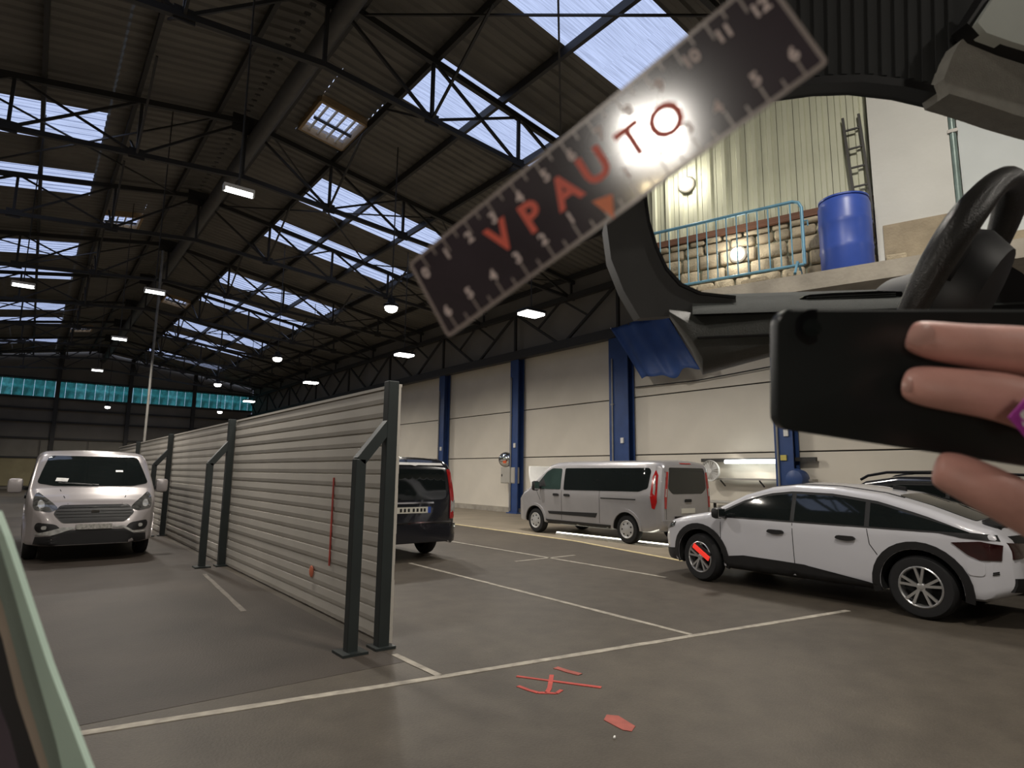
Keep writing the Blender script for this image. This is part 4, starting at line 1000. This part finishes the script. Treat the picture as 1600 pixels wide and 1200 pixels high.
MB().tube([G(1.375, -.16, .3), G(1.375, -.16, 3.5)], .035, 10).build('downpipe', pm('green_grey_pipe', (.20, .27, .25), .4, .2, .3, 5), ga, smooth=40)
for z in (.6, 1.6, 2.6): MB().box(G(1.375, -.16, z), (.1, .08, .04)).build('pipe_clip', M_PIPE, ga)
for u, rz_ in ((-1.9, .2), (-1.35, .5), (-.75, -.2), (-.3, .4), (.75, .1)):
    MB().box(G(u, -.72, .03), (random.uniform(.12, .32), .12, .07), rz_, .015).build('rubble', M_STONE, ga)
for u in (3.6, 4.4): MB().box(G(u, .1, -GZ / 2 - .15), (.16, .16, GZ - .3)).build('added_support_post', M_STEEL, ga)  # unseen posts added out of view to carry the raised slab

def gworld(u, v_, z=0.0): return GB + GU * u + GV * v_ + Vector((0, 0, GZ + z))
# crowd barrier
ba = empty('crowd_barrier', gworld(-1.25, -.55, 0), rzg, label='pale blue steel crowd barrier standing by the corrugated wall', cat='barrier')
W2, ZA, ZB_ = 1.05, .20, 1.03
fr = MB().tube([(-W2, 0, ZA), (-W2, 0, ZB_ - .1), (-W2 + .03, 0, ZB_ - .03), (-W2 + .1, 0, ZB_), (W2 - .1, 0, ZB_), (W2 - .03, 0, ZB_ - .03), (W2, 0, ZB_ - .1), (W2, 0, ZA)], .021, 10)
fr.build('frame', M_BARR, ba, smooth=50)
MB().tube([(-W2, 0, ZA), (W2, 0, ZA)], .018, 10).build('bottom_rail', M_BARR, ba, smooth=50)
BARB = MB().tube([(0, 0, ZA), (0, 0, ZB_)], .009, 8).mesh('upright_bar', M_BARR, 50)
for k in range(15): link('upright_bar', BARB, ba, (-W2 + 2 * W2 * (k + 1) / 16, 0, 0))
for sx in (-.98, .98):
    MB().tube([(sx, -.26, .02), (sx, -.06, ZA + .02), (sx, .06, ZA + .02), (sx, .26, .02)], .016, 8).build('foot', M_BARR, ba, smooth=50)
MB().tube([(W2, 0, .75), (W2 + .06, 0, .75), (W2 + .06, 0, .68)], .01, 6).build('hook', M_BARR, ba)
# drum
dr = empty('blue_drum', gworld(.245, -.42, 0), rzg, label='tall blue plastic drum beside the crowd barrier', cat='drum')
MB().lathe((0, 0, 0), (0, 0, 1), [(.20, .0), (.265, .015), (.282, .05), (.285, .28), (.292, .31), (.285, .34), (.286, .60), (.292, .63), (.286, .66), (.284, .86), (.272, .90), (.26, .93), (.24, .93), (.235, .905), (.02, .905)], 36).build('drum_body', M_BARREL, dr, smooth=40)
MB().lathe((0, 0, 0), (0, 0, 1), [(.262, .925), (.275, .93), (.275, .95), (.255, .955), (.25, .93)], 36).build('lid_ring', M_BARREL, dr, smooth=40)
MB().lathe((.12, 0, .905), (0, 0, 1), [(.04, 0), (.04, .03), (.02, .035)], 14).build('bung', M_BLACK, dr)
# dark ladder leaning between wall and pier
la = empty('leaning_ladder', gworld(.43, -.1, 0), rzg, label='dark narrow ladder leaning in the corner behind the blue drum', cat='ladder')
for dx in (-.11, .07):
    MB().bar((dx - .10 + .05, .03 * sy, 2.2), (dx + .08, .0, 0), .03, .04).build('stile', M_STEEL, la)
for k in range(8):
    z = .2 + k * .26; t = z / 2.2
    MB().bar((-.03 - .13 * t, .03 * t * sy, z), (.15 - .13 * t, .03 * t * sy, z), .02).build('rung', M_STEEL, la)
def add_lamp_reflection(u, z, label, watts, warm):  # ceiling lamps reflected in the glass, built as lamps on this wall
    o = empty('lamp_reflection', gworld(u, -.04, z), rzg, label=label, cat='lamp', group='bulkhead lamps on the gallery wall')
    MB().lathe((0, 0, 0), (0, -sy, 0), [(.11, -.02), (.12, .03), (.10, .05)], 20).build('housing', M_GREYBOX, o, smooth=40)
    MB().lathe((0, 0, 0), (0, -sy, 0), [(.09, .04), (.08, .09), (.05, .115), (.01, .12)], 20).build('diffuser', warm, o, smooth=60)
    ld = bpy.data.lights.new('lamp_light', 'POINT'); ld.energy = watts; ld.shadow_soft_size = .08; ld.color = LAMP_COL
    l = bpy.data.objects.new('lamp_light', ld); COL.objects.link(l); l.parent = o; l.location = (0, -.22 * sy, 0)
add_lamp_reflection(-1.80, 1.88, 'white bulkhead lamp on the corrugated wall under the ruler', 18, M_LAMP)
add_lamp_reflection(-1.11, .66, 'warm bulkhead lamp low on the stone wall behind the barrier', 10, pm('warm_diffuser', (.9, .85, .7), .5, 0, .01, 1, emit=(1, .85, .5), estr=10))

# ================================================================== CAR CABIN CLOSE TO THE VIEWER
ci = empty('car_cabin', near(1400, 500, .95), label='dark car dashboard with windscreen surround and steering wheel', cat='car interior')
inv = ci.location.copy()
def N(px, py, d): return near(px, py, d) - inv
def slab(name, outline, d, thick, mat, parent=ci, rnd=0, bev=None, smooth=40, dfun=None):
    """solid piece: outline of view-plane points at depth d, extruded away by thick"""
    if rnd: outline = chaikin(outline, rnd)
    dd = dfun or (lambda x, y: d)
    fr = [N(x, y, dd(x, y)) for x, y in outline]; bk = [N(x, y, dd(x, y)) + FWD * thick for x, y in outline]; n = len(fr)
    m = MB().add(fr + bk, [tuple(range(n)), tuple(range(n, 2 * n))[::-1]] + [(i, (i + 1) % n, n + (i + 1) % n, n + i) for i in range(n)])
    return m.build(name, mat, parent, smooth=smooth)
# dashboard: lofted profile running to the right and out of the picture
def dash_loft(xs, prof_fn, name, mat):
    secs = [[N(*p) for p in prof_fn(x)] for x in xs]; n = len(secs[0]); m = MB()
    m.add([p for s in secs for p in s], [(i * n + k, i * n + (k + 1) % n, (i + 1) * n + (k + 1) % n, (i + 1) * n + k) for i in range(len(secs) - 1) for k in range(n)] + [tuple(range(n))[::-1], tuple((len(secs) - 1) * n + k for k in range(n))])
    return m.build(name, mat, ci, smooth=50)
def dash_prof(x):
    top = 480 - 15 * min(1, max(0, (x - 1046) / 50)) - max(0, x - 1100) * .03
    bot = top + 14 + (x - 1046) * 1.8 if x < 1098 else max(545, 584 - (x - 1098) * .27)
    m1_, m2_ = top + (bot - top) * .25, top + (bot - top) * .5
    xs = x
    return [(xs, top, 1.30), (xs, top + 1, 1.15), (xs, top + 4, 1.02), (xs, m1_, .95), (xs, m2_, .92), (xs, bot - (bot - top) * .2, .92), (xs, bot - (bot - top) * .05, .94), (xs, bot, 1.0), (xs, bot + 2, 1.3)]
da = dash_loft([1046, 1060, 1080, 1098, 1110, 1125, 1150, 1200, 1300, 1400, 1500, 1600, 1750, 1900], dash_prof, 'dashboard', M_DASH)
def top_prof(x):
    top = 462 - (x - 1150) * .03
    return [(x, top - 3, 1.28), (x, top - 2, 1.12), (x, top + 6, 1.0), (x, top + 20, .935), (x, top + 27, .925), (x, top + 27, 1.28)]
dash_loft([1082, 1100, 1150, 1300, 1450, 1600, 1900], top_prof, 'dashboard_top', M_DASHT)
av = slab('air_vent', [(1248, 474), (1252, 464), (1270, 459), (1408, 453), (1412, 462), (1404, 467), (1300, 472)], .96, .05, pm('gloss_black', (.01, .01, .01), .12), rnd=1, dfun=lambda x, y: .985)
for k in range(3): slab('vent_slat', [(1262 + k, 464 + k * 3.4), (1400, 457.5 + k * 3.2), (1400, 459 + k * 3.2), (1262 + k, 465.4 + k * 3.4)], .98, .004, M_DASHT, av)
slab('trim_line', [(1092, 526), (1213, 521), (1600, 514), (1600, 517), (1213, 524), (1092, 529)], .912, .012, M_BLACK)
# instrument hood behind the wheel
slab('instrument_hood', [(1430, 520), (1438, 468), (1462, 428), (1500, 402), (1560, 404), (1620, 440), (1640, 520)], .93, .16, pm('hood_plastic', (.006, .006, .006), .6), rnd=2, smooth=60)
# left windscreen pillar and lower corner surround
inner = [(1010, 300), (1016, 345), (1028, 385), (1044, 418), (1066, 442), (1096, 456), (1150, 462)]
slab('windscreen_pillar', inner + [(1150, 476), (1100, 482), (1046, 494), (1000, 497), (975, 455), (955, 405), (948, 352), (960, 300)], .98, .05, M_PILLAR, smooth=50)
slab('added_upper_pillar', [(1010, 302), (1022, 262), (1052, 222), (1110, 184), (1190, 156), (1190, 112), (1150, 104), (1080, 140), (1020, 186), (985, 236), (960, 302)], .96, .05, M_PILLAR, smooth=50, dfun=lambda x, y: .98 - (x - 960) / 230 * .11)  # pillar run added behind the ruler to join the roof lining
# unseen prop added right of view: carries dashboard and roof, stands on the floor
def floor_py(px, d): return 600 + FPX * ((-EYE.z / d - FWD.z - RIGHT.z * (px - 800) / FPX) / DOWN.z)
MB().add([N(px, py if py is not None else floor_py(px, d), d) for d in (.88, 1.3) for px, py in ((1680, -120), (1900, -120), (1900, None), (1680, None))],
         [(0, 1, 2, 3), (7, 6, 5, 4), (0, 4, 5, 1), (1, 5, 6, 2), (2, 6, 7, 3), (3, 7, 4, 0)]).build('added_side_support', M_DOORP, ci)
slab('pillar_edge_trim', [(1010, 300), (1016, 345), (1028, 385), (1044, 418), (1066, 442), (1096, 456), (1150, 462), (1150, 466), (1094, 460), (1063, 446), (1041, 421), (1025, 387), (1013, 346), (1006, 300)], .972, .03, M_BLACK)
# roof lining, ribs shaped after the reflected hall roof; upper edge of the windscreen
arc = [(1180, 150), (1230, 138), (1290, 130), (1350, 128), (1420, 136), (1480, 150), (1540, 168), (1600, 190), (1680, 215)]
slab('roof_lining', arc + [(1800, 215), (1800, -120), (1150, -120), (1150, 150)], .86, .04, M_LINING)
for k in range(13):
    x = 1232 + k * 21; yb = interp(arc, x) - 14
    slab('reflected_rib', [(x, yb), (x - 3, -60), (x + 5, -60), (x + 8, yb)], .857, .006, M_LINING)
slab('upper_surround', [(a, b - 0) for a, b in arc] + [(a, b - 12) for a, b in arc[::-1]], .85, .03, M_BLACK)
slab('pillar_trim', [(1468, 142), (1496, 66), (1520, 52), (1600, 84), (1720, 130), (1720, 215), (1600, 184), (1530, 160)], .83, .05, M_LININGL, rnd=1)
sv = slab('quarter_frame', [(1505, 45), (1530, 8), (1560, -40), (1800, -40), (1800, 140), (1600, 84)], .81, .03, M_BLACK, rnd=1)
slab('quarter_pane', [(1522, 44), (1545, 8), (1572, -30), (1780, -30), (1780, 120), (1600, 72)], .80, .02, pm('milky_side_glass', (.62, .66, .62), .25, 0, .05, 10, coat=.5), sv, rnd=1)
# windscreen pane: clear glass
mg = bpy.data.materials.new('clear_glass'); mg.use_nodes = True; _n = mg.node_tree.nodes; _n.remove(_n['Principled BSDF'])
_t = _n.new('ShaderNodeBsdfTransparent'); _t.inputs[0].default_value = (1, 1, 1, 1); mg.node_tree.links.new(_t.outputs[0], _n['Material Output'].inputs[0])
slab('windscreen_pane', inner + [(1415, 450), (1700, 440)] + arc[::-1], 1.2, .004, mg)
# steering wheel
cw = N(1482, 462, .80)
maj = (near(1588, 300, .8) - near(1376, 624, .8)); rad = maj.length / 2 - .014
m1 = maj.normalized(); view = (near(1482, 462, .8) - EYE).normalized(); sidev = m1.cross(view).normalized()
m2 = (view * math.cos(math.radians(10)) + sidev * math.sin(math.radians(10)) * (1 if sidev.dot(RIGHT) > 0 else -1)).normalized()
m2 = (m2 - m1 * m2.dot(m1)).normalized(); nw = m1.cross(m2)
sw = MB(); NR, NT = 64, 14; vs = []; fs = []
for i in range(NR):
    t = 2 * math.pi * i / NR; d = m1 * math.cos(t) + m2 * math.sin(t); c = cw + d * rad
    rr_ = .0165 + .002 * math.cos(4 * t)
    for k in range(NT):
        q = 2 * math.pi * k / NT; vs.append(c + (d * math.cos(q) + nw * math.sin(q)) * rr_)
for i in range(NR):
    for k in range(NT): fs.append((i * NT + k, i * NT + (k + 1) % NT, ((i + 1) % NR) * NT + (k + 1) % NT, ((i + 1) % NR) * NT + k))
so = sw.add(vs, fs).build('steering_wheel', M_LEATHER, ci, smooth=60)
hubax = nw if nw.dot(RIGHT) < 0 else -nw
MB().lathe(cw + nw * 0, nw, [(.03, -.045), (.075, -.04), (.09, -.01), (.085, .02), (.05, .035)], 24).build('hub', M_BLACK, so, smooth=50)
for t in (math.radians(-90), math.radians(90), math.radians(180)):
    d = m1 * math.cos(t) + m2 * math.sin(t)
    MB().bar(cw + d * .07, cw + d * (rad - .01), .045, .02, up=nw).build('spoke', M_BLACK, so)

# ---- pane edge and seal of the window at lower left
wf = empty('car_window_edge', near(40, 1100, .30), label='pale green glass edge and black seal at the lower left', cat='window edge')
inv2 = wf.location.copy()
def strip3(name, outline, d, thick, mat):
    fr = [near(x, y, d) - inv2 for x, y in outline]; bk = [p + FWD * thick for p in fr]; n = len(fr)
    MB().add(fr + bk, [tuple(range(n)), tuple(range(n, 2 * n))[::-1]] + [(i, (i + 1) % n, n + (i + 1) % n, n + i) for i in range(n)]).build(name, mat, wf)
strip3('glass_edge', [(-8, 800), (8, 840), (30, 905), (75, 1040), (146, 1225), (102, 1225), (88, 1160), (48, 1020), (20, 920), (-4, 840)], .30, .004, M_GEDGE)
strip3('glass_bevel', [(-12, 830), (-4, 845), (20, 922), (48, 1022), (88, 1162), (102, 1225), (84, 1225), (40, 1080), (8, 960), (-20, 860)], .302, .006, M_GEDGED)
strip3('inner_trim', [(-20, 870), (8, 960), (40, 1080), (84, 1225), (70, 1225), (26, 1090), (4, 1000), (-20, 930)], .303, .008, M_BEIGE)
strip3('rubber_seal', [(-20, 930), (4, 1000), (26, 1090), (70, 1225), (36, 1225), (14, 1140), (-20, 1050)], .305, .012, M_SEAL)
strip3('door_skin', [(-30, 1050), (14, 1140), (36, 1225), (-30, 1225)], .31, .02, M_DOORP)

# ---- ruler
RTL, RBL, RBR, RTR = (638, 412), (700, 528), (1295, 97), (1193, -44)
qa, qb, qc = near(*RTL, .205), near(*RBL, .205), near(*RBR, .155)
nrm = (qb - qa).cross(qc - qb).normalized()
if nrm.dot(FWD) > 0: nrm = -nrm
rc0 = (qa + qc) / 2
def onr(px, py, lift=0.0):
    d = FWD + RIGHT * ((px - 800) / FPX) + DOWN * ((py - 600) / FPX)
    t = (rc0 - EYE).dot(nrm) / d.dot(nrm); return EYE + d * t + nrm * lift
ex = (onr(1295, 97) - onr(700, 528)).normalized(); eyv = nrm.cross(ex).normalized()
if eyv.dot(U) < 0: eyv = -eyv
ru = bpy.data.objects.new('ruler', None); COL.objects.link(ru)
rm = Matrix(((ex.x, eyv.x, nrm.x, rc0.x), (ex.y, eyv.y, nrm.y, rc0.y), (ex.z, eyv.z, nrm.z, rc0.z), (0, 0, 0, 1))); ru.matrix_world = rm
tag(ru, 'dark flat ruler with orange lettering and white scales, tilted across the view', 'ruler')
rmi = rm.inverted()
def rl(px, py): p = rmi @ onr(px, py); return p.x, p.y
CN = [rl(*p) for p in (RTL, RBL, RBR, RTR)]
def inset(k):
    cx = sum(p[0] for p in CN) / 4; cy = sum(p[1] for p in CN) / 4
    return [(p[0] - math.copysign(k, p[0] - cx), p[1] - math.copysign(k, p[1] - cy)) for p in CN]
MB().prism([(*p, -.0010) for p in rpoly(CN, .0014)], (0, 0, .0010)).build('clear_base', M_RULEDGE, ru)
MB().prism([(*p, -.0002) for p in rpoly(inset(.0011), .0006)], (0, 0, .00028)).build('dark_film', M_RULER, ru)
def rtext(t, px, py, size, mat, nm, sx=1.0):
    o = link(nm, text_mesh(t, size, mat, .00004), ru); a, b = rl(px, py); o.location = (a, b, .00014); o.scale = (sx, 1, 1); return o
for ch, px, py in (('V', 784, 372), ('P', 832, 340), ('A', 884, 300), ('U', 930, 262), ('T', 990, 222), ('O', 1042, 190)):
    rtext(ch, px, py, .0125, M_RULR, 'letter')
for ch, px, py in (('0', 666, 427), ('1', 699, 397), ('2', 734, 371), ('3', 771, 341), ('4', 812, 309), ('5', 853, 275), ('6', 893, 243), ('7', 938, 209), ('8', 983, 174), ('9', 1031, 134), ('10', 1080, 93), ('11', 1132, 53), ('12', 1188, 13),
                   ('6', 700, 486), ('5', 734, 458), ('4', 771, 431), ('3', 809, 403), ('2', 849, 374), ('1', 892, 341), ('1', 980, 271), ('2', 1030, 236), ('3', 1077, 200), ('4', 1122, 169), ('5', 1181, 124), ('6', 1240, 85)):
    rtext(ch, px, py, .0048, M_RULW, 'numeral')
tri = [(rl(925, 315)), (rl(957, 303)), (rl(960, 342))]
MB().prism([(*p, .0001) for p in tri], (0, 0, .00008)).build('zero_pointer', pm('ruler_orange_light', (.85, .2, .06), .45), ru)
TK = MB().box((0, 0, 0), (.0006, 1, .00008)).mesh('tick', M_RULEDGE)
IN = inset(.0011)
def ticks(a, b, far, n, f0, f1):
    a, b = Vector(a), Vector(b); d = (b - a).normalized(); nn_ = Vector((-d.y, d.x)) * far
    for i in range(n + 1):
        ln = .0046 if i % 2 == 0 else .0024; p = a + (b - a) * (f0 + (f1 - f0) * i / n) + nn_ * ln / 2
        o = link('tick', TK, ru, (p.x, p.y, .00012)); o.scale = (1, ln, 1); o.rotation_euler = (0, 0, math.atan2(d.y, d.x))
ticks(IN[0], IN[3], -1, 25, .035, .985)
ticks(IN[1], IN[2], 1, 24, .03, .965)

# ---- phone and hand
ph = empty('mobile_phone', near(1430, 590, .33), label='black mobile phone held upright between the fingers', cat='phone'); inv3 = ph.location.copy()
out = chaikin([(1213, 484), (1213, 668), (1238, 673), (1660, 737), (1660, 484)], 0)
def pdep(x): return .335 - (x - 1213) / 447 * .02
corner = []
def rcorner(c, r, a0, a1, n=6): return [(c[0] + r * math.cos(math.radians(a0 + (a1 - a0) * i / n)), c[1] + r * math.sin(math.radians(a0 + (a1 - a0) * i / n))) for i in range(n + 1)]
outl = rcorner((1238, 508), 25, 270, 180) + rcorner((1238, 648), 25, 180, 98) + rcorner((1632, 706), 28, 90, 0) + rcorner((1632, 512), 28, 0, -90)
fr = [near(x, y, pdep(x)) - inv3 for x, y in outl]; n = len(fr)
fr2 = [near(1430 + (x - 1430) * .985, 592 + (y - 592) * .97, pdep(x) - .0012) - inv3 for x, y in outl]
bk = [p + FWD * .008 for p in fr]
MB().add(fr2 + fr + bk, [tuple(range(n))] + [(i, (i + 1) % n, n + (i + 1) % n, n + i) for i in range(n)] + [(n + i, n + (i + 1) % n, 2 * n + (i + 1) % n, 2 * n + i) for i in range(n)] + [tuple(range(2 * n, 3 * n))[::-1]]).build('case', M_PHONE, ph, smooth=35)
cmo = MB().lathe(near(1268, 512, .3335) - inv3, -FWD, [(.010, 0), (.010, .002), (.008, .0026)], 24).build('camera_module', pm('camera_module', (.006, .006, .007), .15), ph, smooth=40)
MB().lathe(near(1268, 512, .331) - inv3, -FWD, [(.005, 0), (.005, .0006), (.001, .0008)], 20).build('lens', M_GLASS, cmo)
st = empty('magenta_tag', near(1600, 652, .262), label='magenta diamond tag with a white letter at the right edge', cat='tag'); inv4 = st.location.copy()
dm = [(1577, 652), (1604, 622), (1640, 655), (1610, 690)]
fr = [near(x, y, .262) - inv4 for x, y in dm]
MB().prism(fr, FWD * .001).build('card', M_MAG, st)
so_ = link('letter', text_mesh('S', .0095, M_WHITEP, .0001), st)
so_.matrix_local = Matrix(((RIGHT.x, U.x, -FWD.x, 0), (RIGHT.y, U.y, -FWD.y, 0), (RIGHT.z, U.z, -FWD.z, 0), (0, 0, 0, 1))) @ Matrix.Rotation(math.radians(15), 4, 'Z')
so_.location = near(1604, 655, .2612) - inv4

hn = empty('hand', near(1800, 720, .31), label='hand with fingers wrapped over the black phone from the right', cat='hand'); inv5 = hn.location.copy()
J = {}; verts = []; rad_ = []; edges = []
def jv(px, py, d, rpx):
    verts.append(near(px, py, d) - inv5); r = rpx / FPX * d; rad_.append((r, r)); return len(verts) - 1
wr_ = jv(2080, 900, .36, 92); pa = jv(1960, 810, .34, 100); pb = jv(1850, 730, .32, 88); edges += [(wr_, pa), (pa, pb)]
arm = jv(2350, 1050, .42, 110); edges.append((arm, wr_))
def finger(pts, root):
    prev = root
    for p in pts: i = jv(*p); edges.append((prev, i)); prev = i
    return prev
finger([(1800, 600, .308, 52), (1720, 566, .300, 46), (1640, 553, .297, 43), (1570, 546, .297, 41), (1510, 540, .299, 36), (1462, 533, .302, 33), (1430, 526, .305, 28), (1416, 523, .307, 20)], pb)
finger([(1770, 700, .305, 50), (1690, 668, .292, 44), (1625, 638, .288, 44), (1560, 618, .291, 41), (1500, 611, .295, 37), (1452, 604, .300, 35), (1424, 600, .304, 30), (1410, 598, .307, 21)], pb)
finger([(1780, 800, .31, 52), (1710, 838, .303, 46), (1640, 815, .297, 44), (1580, 783, .296, 41), (1530, 757, .299, 39), (1492, 740, .303, 36), (1470, 733, .306, 31), (1457, 730, .308, 22)], pb)
finger([(1880, 900, .32, 46), (1830, 950, .315, 40), (1770, 940, .308, 37), (1710, 905, .306, 33), (1670, 885, .307, 24)], pa)
finger([(1950, 660, .345, 58), (1890, 590, .36, 50), (1810, 560, .372, 44), (1740, 555, .375, 34)], pa)
me = bpy.data.meshes.new('hand_skin'); me.from_pydata([tuple(v) for v in verts], edges, []); me.materials.append(M_SKIN)
ho = link('hand_skin', me, hn)
sk = ho.modifiers.new('skin', 'SKIN'); 
for i, r in enumerate(rad_):
    me.skin_vertices[0].data[i].radius = r
for i in range(len(verts)): me.skin_vertices[0].data[i].use_root = (i == 1)
ss = ho.modifiers.new('sub', 'SUBSURF'); ss.levels = 2; ss.render_levels = 2
bpy.context.view_layer.update()
hm = bpy.data.meshes.new_from_object(ho.evaluated_get(bpy.context.evaluated_depsgraph_get())); ho.modifiers.clear(); ho.data = hm; hm.shade_smooth()
if not hm.materials: hm.materials.append(M_SKIN)
# knuckle creases and nails
def nail(px, py, d, ang, a, b):
    c = near(px, py, d) - inv5; ux = (RIGHT * math.cos(ang) + DOWN * math.sin(ang)); uy = (DOWN * math.cos(ang) - RIGHT * math.sin(ang)); nz_ = -FWD
    vs = []; fs = []; NRG, NTH = 5, 18
    for i in range(NRG + 1):
        q = i / NRG
        for k in range(NTH):
            t = 2 * math.pi * k / NTH; vs.append(c + ux * a * q * math.cos(t) + uy * b * q * math.sin(t) + nz_ * .0014 * (1 - q * q))
    for i in range(NRG):
        for k in range(NTH): fs.append((i * NTH + k, i * NTH + (k + 1) % NTH, (i + 1) * NTH + (k + 1) % NTH, (i + 1) * NTH + k))
    MB().add(vs, fs).build('fingernail', M_NAIL, hn, smooth=60)
nail(1440, 524, .2952, -.25, .0070, .0050)
nail(1420, 602, .2975, -.2, .0035, .0040)
